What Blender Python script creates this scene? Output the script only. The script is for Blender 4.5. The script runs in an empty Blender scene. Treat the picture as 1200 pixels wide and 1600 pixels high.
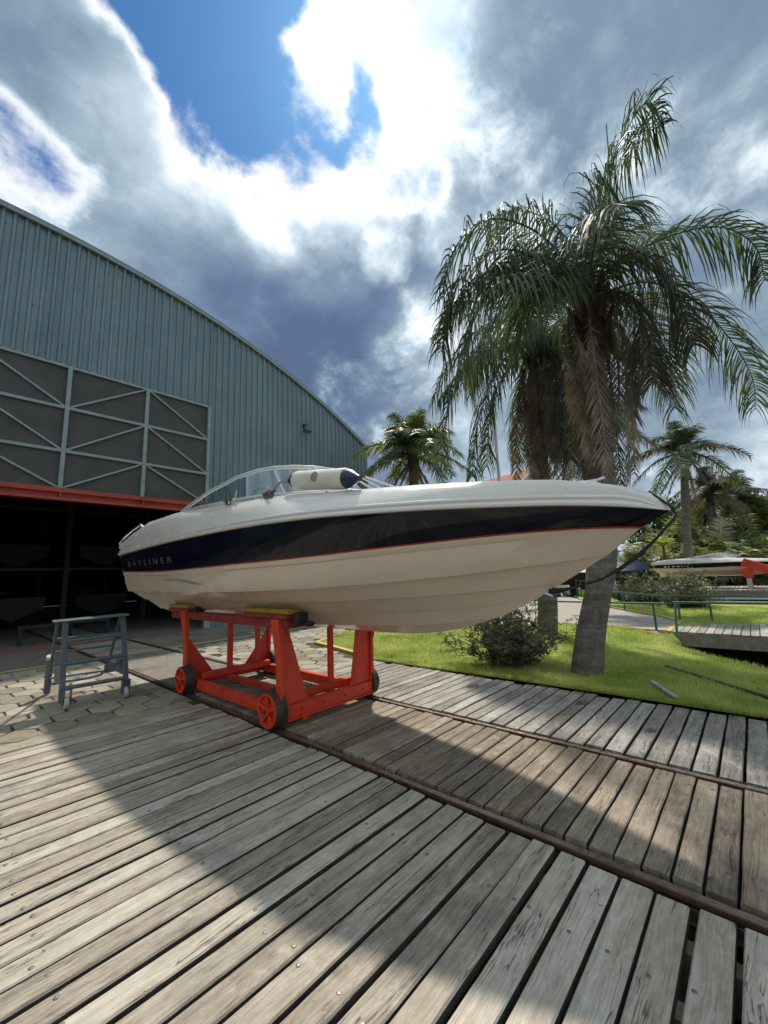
import bpy, math, random
from mathutils import Vector, Matrix
from math import sin, cos, pi, radians, sqrt

C = bpy.context.scene.collection
rnd = random.Random(7)

# ------------------------------------------------------------------ camera
PITCH, ROLL, YAW = 0.15782, -0.03781, 0.83691
fwd = Vector((sin(YAW)*cos(PITCH), cos(YAW)*cos(PITCH), sin(PITCH)))
rgt = Vector((cos(YAW), -sin(YAW), 0))
upv = rgt.cross(fwd)
r2 = rgt*cos(ROLL)+upv*sin(ROLL)
u2 = -rgt*sin(ROLL)+upv*cos(ROLL)
cam_d = bpy.data.cameras.new('camera')
cam = bpy.data.objects.new('camera', cam_d)
C.objects.link(cam)
M = Matrix((r2, u2, -fwd)).transposed().to_4x4()
M.translation = (0, 0, 1.5)
cam.matrix_world = M
cam_d.sensor_fit = 'VERTICAL'
cam_d.sensor_height = 36
cam_d.lens = 629.3/1600*36
cam_d.clip_start = 0.05
cam_d.clip_end = 3000
bpy.context.scene.camera = cam

# ------------------------------------------------------------------ exposure, sun, sky
sc = bpy.context.scene
sc.view_settings.view_transform = 'Standard'
sc.view_settings.look = 'None'
sc.view_settings.exposure = 0.10
sc.view_settings.gamma = 1.0
sc.view_settings.use_curve_mapping = False

SUN_DIR = Vector((0.408, 0.325, 0.853)).normalized()
SUN_EL = math.asin(SUN_DIR.z)
SUN_AZ = math.atan2(SUN_DIR.x, SUN_DIR.y)
ld = bpy.data.lights.new('sun', 'SUN')
ld.energy = 4.1
ld.angle = radians(2.0)
ld.color = (1.0, 0.94, 0.85)
sun = bpy.data.objects.new('sun', ld)
C.objects.link(sun)
sun.rotation_euler = SUN_DIR.to_track_quat('Z', 'Y').to_euler()
sun.location = SUN_DIR*60

class NT:
    """small helper to write node graphs as expressions"""
    def __init__(s, nt):
        s.t = nt; s.n = nt.nodes; s.l = nt.links
    def put(s, sock, v):
        if v is None: return
        if isinstance(v, bpy.types.NodeSocket): s.l.new(v, sock)
        else:
            try: sock.default_value = v
            except Exception:
                sock.default_value = (v, v, v) if not isinstance(v, tuple) else v+(1,)
    def math(s, op, a, b=None, c=None, clamp=False):
        n = s.n.new('ShaderNodeMath'); n.operation = op; n.use_clamp = clamp
        for i, v in enumerate((a, b, c)): s.put(n.inputs[i], v)
        return n.outputs[0]
    def vmath(s, op, a, b=None, scale=None):
        n = s.n.new('ShaderNodeVectorMath'); n.operation = op
        s.put(n.inputs[0], a); s.put(n.inputs[1], b)
        if scale is not None: s.put(n.inputs['Scale'], scale)
        return n.outputs['Value'] if op in ('DOT_PRODUCT', 'LENGTH', 'DISTANCE') else n.outputs[0]
    def noise(s, vec, scale, detail=4, rough=.55, dist=0, col=False, lac=2.0):
        n = s.n.new('ShaderNodeTexNoise')
        s.put(n.inputs['Vector'], vec); s.put(n.inputs['Scale'], scale)
        n.inputs['Detail'].default_value = detail; n.inputs['Roughness'].default_value = rough
        n.inputs['Distortion'].default_value = dist; n.inputs['Lacunarity'].default_value = lac
        return n.outputs['Color' if col else 'Fac']
    def ss(s, v, a, b, lo=0.0, hi=1.0, kind='SMOOTHSTEP'):
        n = s.n.new('ShaderNodeMapRange'); n.interpolation_type = kind; n.clamp = True
        for i, x in zip(('Value', 'From Min', 'From Max', 'To Min', 'To Max'), (v, a, b, lo, hi)): s.put(n.inputs[i], x)
        return n.outputs[0]
    def ramp(s, v, stops, mode='LINEAR'):
        n = s.n.new('ShaderNodeValToRGB'); s.put(n.inputs[0], v); e = n.color_ramp.elements
        n.color_ramp.interpolation = mode
        while len(e) < len(stops): e.new(.5)
        for k, (p, c) in enumerate(stops):
            e[k].position = p; e[k].color = tuple(c)+(1,)
        return n.outputs[0]
    def mix(s, f, a, b, mode='MIX'):
        n = s.n.new('ShaderNodeMix'); n.data_type = 'RGBA'; n.blend_type = mode; n.clamp_factor = True
        s.put(n.inputs[0], f); s.put(n.inputs[6], a); s.put(n.inputs[7], b)
        return n.outputs[2]
    def map(s, vec, loc=(0, 0, 0), rot=(0, 0, 0), scale=(1, 1, 1)):
        n = s.n.new('ShaderNodeMapping'); s.put(n.inputs[0], vec)
        n.inputs[1].default_value = loc; n.inputs[2].default_value = rot; n.inputs[3].default_value = scale
        return n.outputs[0]
    def coord(s, which): return s.n.new('ShaderNodeTexCoord').outputs[which]
    def pos(s): return s.n.new('ShaderNodeNewGeometry').outputs['Position']
    def rand(s): return s.n.new('ShaderNodeObjectInfo').outputs['Random']
    def sep(s, v):
        n = s.n.new('ShaderNodeSeparateXYZ'); s.put(n.inputs[0], v); return n.outputs
    def comb(s, x, y, z):
        n = s.n.new('ShaderNodeCombineXYZ')
        for i, v in enumerate((x, y, z)): s.put(n.inputs[i], v)
        return n.outputs[0]
    def bump(s, h, strength=.3, dist=.01, normal=None):
        n = s.n.new('ShaderNodeBump'); n.inputs['Strength'].default_value = strength
        n.inputs['Distance'].default_value = dist; s.put(n.inputs['Height'], h)
        if normal is not None: s.put(n.inputs['Normal'], normal)
        return n.outputs[0]

world = bpy.data.worlds.new('World')
sc.world = world
world.use_nodes = True
world.node_tree.nodes.clear()
w = NT(world.node_tree)
skyn = w.n.new('ShaderNodeTexSky')
skyn.sky_type = 'NISHITA'; skyn.sun_disc = False
skyn.sun_elevation = SUN_EL; skyn.sun_rotation = SUN_AZ
skyn.air_density = 1.0; skyn.dust_density = 0.6; skyn.ozone_density = 2.0
D = w.vmath('NORMALIZE', w.coord('Generated'))
dz = w.sep(D)[2]
inv = w.math('DIVIDE', 1.0, w.math('ADD', w.math('MAXIMUM', dz, 0.0), 0.55))
Pp = w.vmath('SCALE', D, scale=inv)                     # cloud layer: finer towards the horizon
def wob(scale, amp, off, det=4):
    return w.vmath('SCALE', w.vmath('SUBTRACT', w.noise(w.vmath('ADD', Pp, off), scale, det, .55, col=True), (.5, .5, .5)), scale=amp)
Pw = w.vmath('ADD', Pp, wob(3.0, .10, (0, 0, 0)))
Dw = w.vmath('NORMALIZE', w.vmath('ADD', D, w.vmath('ADD', wob(3.4, .20, (5, 2, 8), 8), wob(10.0, .12, (1, 7, 3), 8))))
def blob(c, deg, wgt, inner=0.0, v=None):
    c = Vector(c).normalized()
    d = w.vmath('DOT_PRODUCT', Dw if v is None else v, tuple(c))
    return w.ss(d, cos(radians(deg)), cos(radians(deg*inner)), 0.0, wgt)
def total(lst):
    o = None
    for b in lst: o = b if o is None else w.math('ADD', o, b)
    return o
def spread(v, k):                                        # noise stretched to use its whole range
    return w.math('MULTIPLY', w.math('SUBTRACT', v, .5), k)
big = spread(w.noise(Pw, 2.1, 12, .56, lac=2.05), 4.0)
fine = spread(w.noise(w.vmath('ADD', Pw, (3.1, 7.7, 1.3)), 6.0, 10, .60, lac=2.1), 3.6)
fluff = spread(w.noise(w.vmath('ADD', Pw, (9.1, 2.7, 4.3)), 19.0, 6, .62), 3.0)
# cloud cover: a hole of blue sky in an otherwise broken overcast
hole = total([blob((0.205, 0.525, 0.825), 12, -.66, .3), blob((0.19, 0.42, 0.88), 12, -.5), blob((0.335, 0.529, 0.779), 8, -.62), blob((0.418, 0.434, 0.798), 5, -.6), blob((0.545, 0.40, 0.76), 5, -.42),
              blob((0.02, 0.765, 0.643), 8.5, -.58), blob((0.371, 0.29, 0.88), 7, .6), blob((0.345, 0.448, 0.825), 5, .55), blob((0.05, 0.64, 0.76), 9, .5), blob((0.14, .64, .76), 5, .4)])
cov = w.math('ADD', w.math('ADD', w.math('MULTIPLY', big, .36), w.math('MULTIPLY', fine, .42)), w.math('ADD', hole, w.math('MULTIPLY', fluff, .08)))
alpha = w.ss(cov, -.80, -.36)
# cloud thickness: thin cloud is lit through and white, thick cloud grey
thick_b = total([blob((0.60, 0.13, 0.79), 24, .46), blob((0.80, -0.05, 0.60), 34, .22), blob((0.03, 0.66, 0.751), 11, .62),
                 blob((0.495, 0.665, 0.555), 14, .72), blob((0.40, 0.72, 0.55), 13, .34), blob((0.225, 0.742, 0.632), 11, .50),
                 blob((0.56, 0.55, 0.62), 9, .25), blob((0.60, 0.46, 0.65), 8, .34), blob((0.55, 0.75, 0.36), 24, .50), blob((0.93, 0.10, 0.36), 24, .40),
                 blob((0.371, 0.31, 0.875), 12, -.52), blob((0.345, 0.448, 0.825), 11, -.30), blob((0.16, 0.66, 0.735), 9, -.55),
                 blob((0.508, 0.393, 0.767), 9, -.42), blob((0.44, 0.53, 0.72), 12, -.42), blob((0.36, 0.60, 0.71), 9, -.34), blob((0.64, 0.70, 0.33), 19, .42), blob((0.63, 0.385, 0.677), 4, -.6), blob((0.565, 0.485, 0.665), 3.4, -.7),
                 blob((0.987, -0.05, 0.13), 14, -.55)])
lump = spread(w.noise(w.vmath('ADD', Pw, (1.7, 4.4, 8.2)), 3.0, 12, .56), 4.0)
th = w.math('ADD', w.math('ADD', w.math('MULTIPLY', lump, .36), w.math('MULTIPLY', fine, .40)), w.math('ADD', thick_b, w.math('MULTIPLY', fluff, .10)))
inside = w.ss(cov, -.50, .0, 0.0, 1.0)
thk = w.math('MULTIPLY', w.ss(th, -.85, 1.45, kind='LINEAR'), w.math('ADD', w.math('MULTIPLY', inside, .7), .3))
ccol = w.ramp(thk, [(0.0, (1.0, 1.01, 1.02)), (.14, (.90, .93, .96)), (.23, (.74, .82, .88)), (.345, (.50, .61, .705)), (.49, (.32, .42, .505)), (.66, (.20, .275, .375)), (.84, (.135, .195, .315)), (1.0, (.10, .145, .25))])
glow = w.math('ADD', 1.0, w.math('ADD', blob(SUN_DIR, 12, .35, 0, D), blob(SUN_DIR, 45, .12, 0, D)))
ccol = w.mix(1.0, ccol, w.comb(glow, glow, glow), 'MULTIPLY')
bg_sky = w.n.new('ShaderNodeBackground'); bg_sky.inputs[1].default_value = 0.09
tint = w.mix(1.0, skyn.outputs[0], (.34, .72, 1.10, 1), 'MULTIPLY')
w.l.new(tint, bg_sky.inputs[0])
bg_cl = w.n.new('ShaderNodeBackground'); bg_cl.inputs[1].default_value = 1.0
w.l.new(ccol, bg_cl.inputs[0])
msh = w.n.new('ShaderNodeMixShader')
w.l.new(alpha, msh.inputs[0]); w.l.new(bg_sky.outputs[0], msh.inputs[1]); w.l.new(bg_cl.outputs[0], msh.inputs[2])
wo = w.n.new('ShaderNodeOutputWorld'); w.l.new(msh.outputs[0], wo.inputs[0])

# ------------------------------------------------------------------ mesh helpers
def origin(o):
    v = Vector((0, 0, 0))
    while o is not None:
        v = v+o.location; o = o.parent
    return v

class MB:
    def __init__(s): s.v = []; s.f = []
    def face(s, *pts):
        b = len(s.v); s.v += [tuple(p) for p in pts]; s.f.append(tuple(range(b, b+len(pts))))
    def box(s, lo, hi):
        x0, y0, z0 = lo; x1, y1, z1 = hi
        s.hexa([(x0, y0, z0), (x1, y0, z0), (x1, y1, z0), (x0, y1, z0)], [(x0, y0, z1), (x1, y0, z1), (x1, y1, z1), (x0, y1, z1)])
        return s
    def hexa(s, bot, top):
        b = len(s.v); s.v += [tuple(p) for p in bot]+[tuple(p) for p in top]; n = len(bot)
        s.f.append(tuple(b+i for i in reversed(range(n)))); s.f.append(tuple(b+n+i for i in range(n)))
        for i in range(n):
            j = (i+1) % n; s.f.append((b+i, b+j, b+n+j, b+n+i))
        return s
    def bar(s, a, b, wd, ht, up=(0, 0, 1)):
        a = Vector(a); b = Vector(b); d = (b-a).normalized()
        sd = d.cross(Vector(up)); sd = sd.normalized() if sd.length > 1e-4 else Vector((1, 0, 0))
        u = sd.cross(d)
        o = [sd*wd/2*i+u*ht/2*j for i, j in ((-1, -1), (1, -1), (1, 1), (-1, 1))]
        return s.hexa([a+q for q in o], [b+q for q in o])
    def tube(s, pts, r, n=8, cap=True):
        pts = [Vector(p) for p in pts]; rr = r if isinstance(r, (list, tuple)) else [r]*len(pts)
        b = len(s.v); ref = None
        for i, p in enumerate(pts):
            d = (pts[min(i+1, len(pts)-1)]-pts[max(i-1, 0)]).normalized()
            if ref is None: ref = d.orthogonal().normalized()
            ref = (ref-d*ref.dot(d)).normalized(); q = d.cross(ref)
            for k in range(n):
                a = 2*pi*k/n; s.v.append(tuple(p+(ref*cos(a)+q*sin(a))*rr[i]))
        for i in range(len(pts)-1):
            for k in range(n):
                k2 = (k+1) % n
                s.f.append((b+i*n+k, b+i*n+k2, b+(i+1)*n+k2, b+(i+1)*n+k))
        if cap:
            s.f.append(tuple(b+k for k in reversed(range(n)))); e = b+(len(pts)-1)*n
            s.f.append(tuple(e+k for k in range(n)))
        return s
    def lathe(s, c, axis, prof, n=20):
        """prof: (along axis, radius)"""
        c = Vector(c); ax = Vector(axis).normalized(); e1 = ax.orthogonal().normalized(); e2 = ax.cross(e1); b = len(s.v)
        for h, r in prof:
            for k in range(n):
                a = 2*pi*k/n; s.v.append(tuple(c+ax*h+(e1*cos(a)+e2*sin(a))*r))
        for i in range(len(prof)-1):
            for k in range(n):
                k2 = (k+1) % n; s.f.append((b+i*n+k, b+i*n+k2, b+(i+1)*n+k2, b+(i+1)*n+k))
        s.f.append(tuple(b+k for k in reversed(range(n)))); e = b+(len(prof)-1)*n; s.f.append(tuple(e+k for k in range(n)))
        return s
    def grid(s, rows, close=False):
        b = len(s.v); m = len(rows[0])
        for r in rows: s.v += [tuple(p) for p in r]
        for i in range(len(rows)-1):
            for k in range(m-1): s.f.append((b+i*m+k, b+i*m+k+1, b+(i+1)*m+k+1, b+(i+1)*m+k))
        return s
    def mesh(s, name, off=Vector((0, 0, 0))):
        me = bpy.data.meshes.new(name)
        me.from_pydata([(x-off.x, y-off.y, z-off.z) for x, y, z in s.v], [], s.f)
        me.update(); return me
    def build(s, name, mat, parent=None, smooth=False, bevel=0, local=False, angle=40, weld=False):
        off = Vector((0, 0, 0)) if (local or parent is None) else origin(parent)
        me = s.mesh(name, off)
        o = bpy.data.objects.new(name, me); C.objects.link(o)
        if mat is not None: me.materials.append(mat)
        if parent is not None: o.parent = parent
        if weld or bevel:
            import bmesh
            bm = bmesh.new(); bm.from_mesh(me)
            bmesh.ops.remove_doubles(bm, verts=bm.verts, dist=1e-5)
            if bevel:
                es = [e for e in bm.edges if len(e.link_faces) == 2 and e.calc_face_angle(0) > .5]
                bmesh.ops.bevel(bm, geom=es, offset=bevel, segments=1, affect='EDGES', clamp_overlap=True)
            bmesh.ops.recalc_face_normals(bm, faces=bm.faces)
            bm.to_mesh(me); bm.free()
        if smooth: me.shade_smooth()
        if smooth and angle: me.set_sharp_from_angle(angle=radians(angle))
        return o

def thing(name, label, cat, loc=(0, 0, 0), group=None, rz=0):
    o = bpy.data.objects.new(name, None); o.empty_display_size = .1
    C.objects.link(o); o.location = loc; o.rotation_euler = (0, 0, rz)
    o['label'] = label; o['category'] = cat
    if group: o['group'] = group
    return o
def tag(o, label, cat, group=None):
    o['label'] = label; o['category'] = cat
    if group: o['group'] = group
    return o
def struct(o, kind='structure', label=None):
    o['kind'] = kind
    if label: o['label'] = label
    return o
def copy_tree(o, parent=None):
    c = o.copy(); C.objects.link(c)
    if parent is not None: c.parent = parent
    for ch in list(o.children): copy_tree(ch, c)
    return c

# ------------------------------------------------------------------ materials
def material(name):
    m = bpy.data.materials.new(name); m.use_nodes = True
    nt = NT(m.node_tree); b = m.node_tree.nodes['Principled BSDF']
    return m, nt, b
def plain(name, col, rough=.5, metal=0, var=.12, scale=8, coat=0, bump=0, dirt=None, spec=.5):
    m, n, b = material(name)
    p = n.coord('Object')
    f = n.noise(p, scale, 5, .6)
    c0 = tuple(max(0, x*(1-var)) for x in col); c1 = tuple(x*(1+var) for x in col)
    c = n.ramp(f, [(.3, c0), (.7, c1)])
    if dirt:
        c = n.mix(n.ss(n.noise(p, scale*.45, 6, .65), .52, .72, 0, dirt[1]), c, tuple(dirt[0])+(1,))
    n.l.new(c, b.inputs['Base Color'])
    b.inputs['Roughness'].default_value = rough; b.inputs['Metallic'].default_value = metal
    b.inputs['Coat Weight'].default_value = coat; b.inputs['Coat Roughness'].default_value = .04
    b.inputs['Specular IOR Level'].default_value = spec
    n.l.new(n.ss(n.noise(p, scale*2, 4), .3, .7, max(0, rough-.1), min(1, rough+.1)), b.inputs['Roughness'])
    if bump: n.l.new(n.bump(n.noise(p, scale*6, 5, .6), bump, .01), b.inputs['Normal'])
    return m

def wood(name, stops, stain=(.05, .045, .04), grain=1.0, stain_amt=.55, crack=.8, rough=(.62, .85), spots=()):
    m, n, b = material(name)
    r = n.rand()
    o = n.vmath('ADD', n.coord('Object'), n.comb(n.math('MULTIPLY', r, 73.0), n.math('MULTIPLY', r, 41.0), n.math('MULTIPLY', r, 19.0)))
    wv = n.vmath('SCALE', n.vmath('SUBTRACT', n.noise(n.map(o, scale=(1.6, 5, 5)), 1.0, 3, .5, col=True), (.5, .5, .5)), scale=.09)
    og = n.vmath('ADD', o, wv)
    g1 = n.noise(n.map(og, scale=(3.6, 130, 130)), 1.0, 6, .62)
    g2 = n.noise(n.map(og, scale=(1.3, 22, 22)), 1.0, 5, .6)
    blot = n.noise(n.map(o, scale=(2.2, 6, 6)), 1.0, 6, .62)
    mottle = n.noise(n.map(o, scale=(11, 24, 24)), 1.0, 7, .74)
    f = n.math('ADD', n.math('ADD', n.math('MULTIPLY', g1, .45*grain), n.math('MULTIPLY', g2, .34)), n.math('ADD', n.math('MULTIPLY', blot, .26), n.math('MULTIPLY', mottle, .42)))
    f = n.math('ADD', f, n.math('MULTIPLY', n.math('SUBTRACT', r, .5), .20))
    c = n.ramp(n.ss(f, .50, 1.0, kind='LINEAR'), stops)
    # stains and worn patches that run over several planks
    wp = n.pos()
    st = n.noise(wp, 1.3, 6, .68)
    c = n.mix(n.ss(st, .50, .74, 0, stain_amt), c, tuple(stain)+(1,))
    c = n.mix(n.ss(n.noise(wp, 2.9, 5, .7), .55, .75, 0, .35), c, tuple(min(1, x*1.25) for x in stops[-1][1])+(1,))
    warm = n.ss(n.noise(n.map(o, scale=(.9, 3, 3)), 1.0, 3, .5), .45, .75, 0, .38)
    c = n.mix(warm, c, (.23, .155, .10, 1), 'MIX')
    ck = n.noise(n.map(og, loc=(5, 3, 1), scale=(1.1, 34, 34)), 1.0, 3, .5)
    ckm = n.math('MULTIPLY', n.ss(n.math('ABSOLUTE', n.math('SUBTRACT', ck, .5)), .0, .016, 1, 0), n.ss(n.noise(n.map(o, loc=(9, 1, 4), scale=(1.7, 9, 9)), 1.0, 2), .48, .58, 0, crack))
    c = n.mix(ckm, c, (.03, .025, .02, 1))
    for sx, sy, sr in spots:                              # old oil stains
        dd = n.vmath('LENGTH', n.vmath('MULTIPLY', n.vmath('SUBTRACT', wp, (sx, sy, .012)), (.8, 1.5, 0)))
        dd = n.math('ADD', dd, n.math('MULTIPLY', n.math('SUBTRACT', n.noise(wp, 14, 4), .5), .10))
        c = n.mix(n.ss(dd, sr*.55, sr, .72, 0), c, (.035, .03, .026, 1))
    n.l.new(c, b.inputs['Base Color'])
    n.l.new(n.ss(f, .4, .9, rough[0], rough[1]), b.inputs['Roughness'])
    b.inputs['Specular IOR Level'].default_value = .35
    h = n.math('SUBTRACT', n.math('ADD', n.math('MULTIPLY', g1, .7), n.math('MULTIPLY', mottle, .35)), n.math('MULTIPLY', ckm, 1.0))
    n.l.new(n.bump(h, .8, .005), b.inputs['Normal'])
    return m

M_ = {}
M_['deck'] = wood('weathered_wood', [(0, (.095, .078, .060)), (.22, (.25, .212, .162)), (.58, (.42, .375, .302)), (1, (.63, .585, .495))])
M_['deck_brown'] = wood('worn_brown_wood', [(0, (.06, .047, .034)), (.3, (.19, .15, .108)), (.65, (.34, .285, .215)), (1, (.56, .50, .40))], stain=(.045, .04, .03), stain_amt=.6)
M_['deck_grey'] = wood('grey_wood', [(0, (.07, .062, .052)), (.28, (.20, .185, .158)), (.6, (.36, .335, .295)), (1, (.57, .54, .48))], spots=((4.93, 2.98, .13), (5.0, 1.64, .11), (4.55, .9, .07)))

M_['gap_shade'] = plain('gap_shade_plank_side', (.055, .05, .038), .95, var=.4, scale=20, bump=.4, dirt=((.05, .065, .025), .5))  # gap shade put into the colour of the plank sides, with greenish blotches
def gelcoat(name, col, dirt=.0):
    m, n, b = material(name)
    p = n.coord('Object')
    f = n.noise(p, 1.2, 4, .55)
    c = n.ramp(f, [(.3, tuple(x*.95 for x in col)), (.7, tuple(min(1, x*1.03) for x in col))])
    if dirt:
        s = n.noise(n.map(p, scale=(3, .8, 6)), 1.5, 6, .68)
        c = n.mix(n.ss(s, .55, .8, 0, dirt), c, tuple(x*y for x, y in zip(col, (.62, .55, .45)))+(1,))
        k = n.noise(n.map(p, scale=(9, 2.5, 12)), 2.5, 5, .7)
        c = n.mix(n.ss(k, .62, .72, 0, dirt*.8), c, tuple(x*y for x, y in zip(col, (.7, .62, .5)))+(1,))
    n.l.new(c, b.inputs['Base Color'])
    n.l.new(n.ss(n.noise(p, 5, 5, .65), .35, .75, .16, .34), b.inputs['Roughness'])
    b.inputs['Coat Weight'].default_value = .55; b.inputs['Coat Roughness'].default_value = .05
    n.l.new(n.bump(n.noise(p, 3.0, 2, .4), .05, .02), b.inputs['Normal'])
    return m
M_['hull'] = gelcoat('cream_gelcoat', (.67, .55, .415), .12)
M_['deckgel'] = gelcoat('white_gelcoat', (.74, .70, .63), .12)
def black_gel():
    m, n, b = material('black_gelcoat')
    p = n.coord('Object')
    c = n.ramp(n.noise(n.map(p, scale=(1, .6, 3)), 2.5, 6, .65), [(.35, (.0035, .0045, .010)), (.75, (.012, .014, .024))])
    sc_ = n.noise(n.map(p, rot=(0, .1, 0), scale=(2, .5, 14)), 4, 5, .7)
    c = n.mix(n.ss(sc_, .60, .75, 0, .25), c, (.05, .052, .055, 1))
    n.l.new(c, b.inputs['Base Color'])
    n.l.new(n.ss(n.noise(p, 3, 6, .7), .35, .75, .08, .2), b.inputs['Roughness'])
    b.inputs['Coat Weight'].default_value = .12; b.inputs['Coat Roughness'].default_value = .05; b.inputs['Specular IOR Level'].default_value = .28
    n.l.new(n.bump(n.noise(p, 2.2, 2, .4), .05, .02), b.inputs['Normal'])
    return m
M_['band'] = black_gel()
M_['stripe'] = plain('red_stripe', (.30, .025, .018), .4, scale=3)
M_['chrome'] = plain('stainless_steel', (.72, .73, .74), .16, 1.0, .05)
M_['alu'] = plain('anodised_aluminium', (.62, .63, .63), .3, 1.0, .08)
M_['rubber'] = plain('black_rubber', (.018, .017, .016), .75, bump=.2, dirt=((.06, .05, .04), .6))
M_['navy'] = plain('navy_vinyl', (.012, .022, .06), .35)
M_['fender'] = plain('white_vinyl', (.70, .66, .56), .45, scale=4, dirt=((.50, .42, .28), .6))
M_['vinyl'] = plain('cream_upholstery', (.60, .57, .50), .55, bump=.1)
M_['rope_w'] = plain('pale_rope', (.55, .50, .40), .9, scale=60, bump=.5)
M_['rope_d'] = plain('dirty_rope', (.17, .135, .095), .9, scale=60, bump=.5)
M_['strap'] = plain('black_strap', (.016, .016, .017), .7, scale=40, bump=.3)
def chipped_red():
    m, n, b = material('chipped_red_paint')
    p = n.pos()
    c = n.ramp(n.noise(p, 4, 6, .62), [(.3, (.54, .036, .012)), (.7, (.70, .056, .018))])
    c = n.mix(n.ss(n.noise(p, 2.2, 6, .7), .50, .72, 0, .5), c, (.24, .022, .013, 1))
    st = n.noise(n.map(p, scale=(14, 14, 2.5)), 1.0, 6, .7)
    c = n.mix(n.ss(st, .58, .72, 0, .6), c, (.11, .03, .018, 1))
    ch = n.ss(n.noise(p, 26, 7, .72), .655, .68)
    c = n.mix(n.math('MULTIPLY', ch, .85), c, (.055, .032, .022, 1))
    n.l.new(c, b.inputs['Base Color'])
    n.l.new(n.ss(n.noise(p, 9, 5, .65), .3, .7, .28, .6), b.inputs['Roughness'])
    n.l.new(n.bump(n.math('SUBTRACT', n.math('MULTIPLY', n.noise(p, 30, 4), .4), ch), .35, .003), b.inputs['Normal'])
    return m
M_['red'] = chipped_red()
M_['red_worn'] = plain('worn_red_paint', (.26, .026, .018), .6, var=.3, scale=12, dirt=((.03, .02, .018), .85), bump=.3)
M_['red_beam'] = plain('red_beam_paint', (.40, .055, .035), .55, var=.18, scale=3, dirt=((.20, .03, .02), .6))
M_['wheel_iron'] = plain('brown_wheel_tread', (.075, .05, .038), .6, metal=.3, scale=14, bump=.3, dirt=((.03, .025, .02), .7))
M_['yellow_pad'] = plain('yellow_carpet_pad', (.34, .22, .03), .9, var=.3, scale=30, bump=.5, dirt=((.12, .085, .03), .7))
M_['stand'] = plain('grey_steel_paint', (.10, .125, .145), .5, metal=.2, var=.25, scale=12, bump=.15, dirt=((.30, .31, .30), .35))
M_['castor'] = plain('white_castor', (.45, .44, .40), .6, scale=14, dirt=((.16, .14, .11), .7))
M_['rust'] = plain('rusty_rail', (.085, .046, .028), .55, metal=.35, var=.35, scale=14, bump=.35, dirt=((.17, .085, .045), .5))
M_['railtop'] = plain('polished_rail_head', (.30, .22, .165), .34, metal=.75, var=.3, scale=16, bump=.1, dirt=((.12, .07, .045), .6))
M_['trim'] = plain('pale_steel_trim', (.26, .325, .325), .5, var=.14, scale=6, dirt=((.20, .23, .21), .5))
M_['handrail'] = plain('green_handrail_paint', (.035, .115, .098), .42, var=.2, scale=10)
M_['yellow'] = plain('worn_yellow_paint', (.52, .37, .09), .75, var=.2, scale=10, dirt=((.30, .26, .19), .75))
M_['white_paint'] = plain('white_paint', (.72, .72, .70), .6, var=.08)
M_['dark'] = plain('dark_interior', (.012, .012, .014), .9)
M_['bolt'] = plain('galvanised_bolt', (.24, .22, .19), .45, metal=.7, scale=30)

# ------------------------------------------------------------------ ground surfaces
def stone_mat(name, stops, scale=1.0, rough=.85, dirt=(.12, .10, .075), dirt_amt=.6, tone=.35):
    m, n, b = material(name)
    p = n.pos()
    r = n.rand()
    f = n.math('ADD', n.math('MULTIPLY', n.noise(p, 7*scale, 8, .68), .55), n.math('MULTIPLY', n.noise(p, 55*scale, 4, .6), .35))
    f = n.math('ADD', f, n.math('MULTIPLY', n.math('SUBTRACT', r, .5), tone))
    c = n.ramp(n.ss(f, .28, .68, kind='LINEAR'), stops)
    c = n.mix(n.ss(n.noise(p, 1.1*scale, 7, .7), .48, .70, 0, dirt_amt), c, tuple(dirt)+(1,))
    n.l.new(c, b.inputs['Base Color']); b.inputs['Roughness'].default_value = rough
    b.inputs['Specular IOR Level'].default_value = .3
    n.l.new(n.bump(n.math('ADD', n.noise(p, 90*scale, 4, .65), n.math('MULTIPLY', n.noise(p, 14*scale, 4, .6), .6)), .5, .006), b.inputs['Normal'])
    return m
M_['paver'] = stone_mat('stone_paver', [(0, (.19, .16, .115)), (.5, (.31, .275, .205)), (1, (.43, .39, .31))], tone=.28)
M_['concrete'] = stone_mat('stained_concrete', [(0, (.15, .13, .105)), (.5, (.25, .225, .185)), (1, (.37, .34, .285))], dirt=(.075, .062, .05), dirt_amt=.8)
M_['joint'] = stone_mat('sandy_joint', [(0, (.05, .048, .03)), (.5, (.09, .085, .055)), (1, (.15, .135, .09))], dirt=(.05, .065, .02), dirt_amt=.6)
M_['dirt'] = stone_mat('dark_soil', [(0, (.02, .016, .011)), (.5, (.04, .032, .022)), (1, (.075, .06, .042))])
M_['pathstone'] = stone_mat('pale_path', [(0, (.24, .215, .18)), (.5, (.37, .335, .285)), (1, (.50, .46, .40))], dirt=(.2, .175, .14), dirt_amt=.5)

def in_poly(x, y, poly):
    c = False
    for i in range(len(poly)):
        x1, y1 = poly[i]; x2, y2 = poly[i-1]
        if (y1 > y) != (y2 > y) and x < (x2-x1)*(y-y1)/(y2-y1)+x1: c = not c
    return c
def seg_d(x, y, a, b):
    ax, ay = a; bx, by = b; dx, dy = bx-ax, by-ay
    t = max(0, min(1, ((x-ax)*dx+(y-ay)*dy)/(dx*dx+dy*dy)))
    return sqrt((x-ax-t*dx)**2+(y-ay-t*dy)**2)
def poly_sd(x, y, poly):
    d = min(seg_d(x, y, poly[i], poly[i-1]) for i in range(len(poly)))
    return -d if in_poly(x, y, poly) else d
def sstep(a, b, x):
    t = max(0.0, min(1.0, (x-a)/(b-a))); return t*t*(3-2*t)

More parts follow.
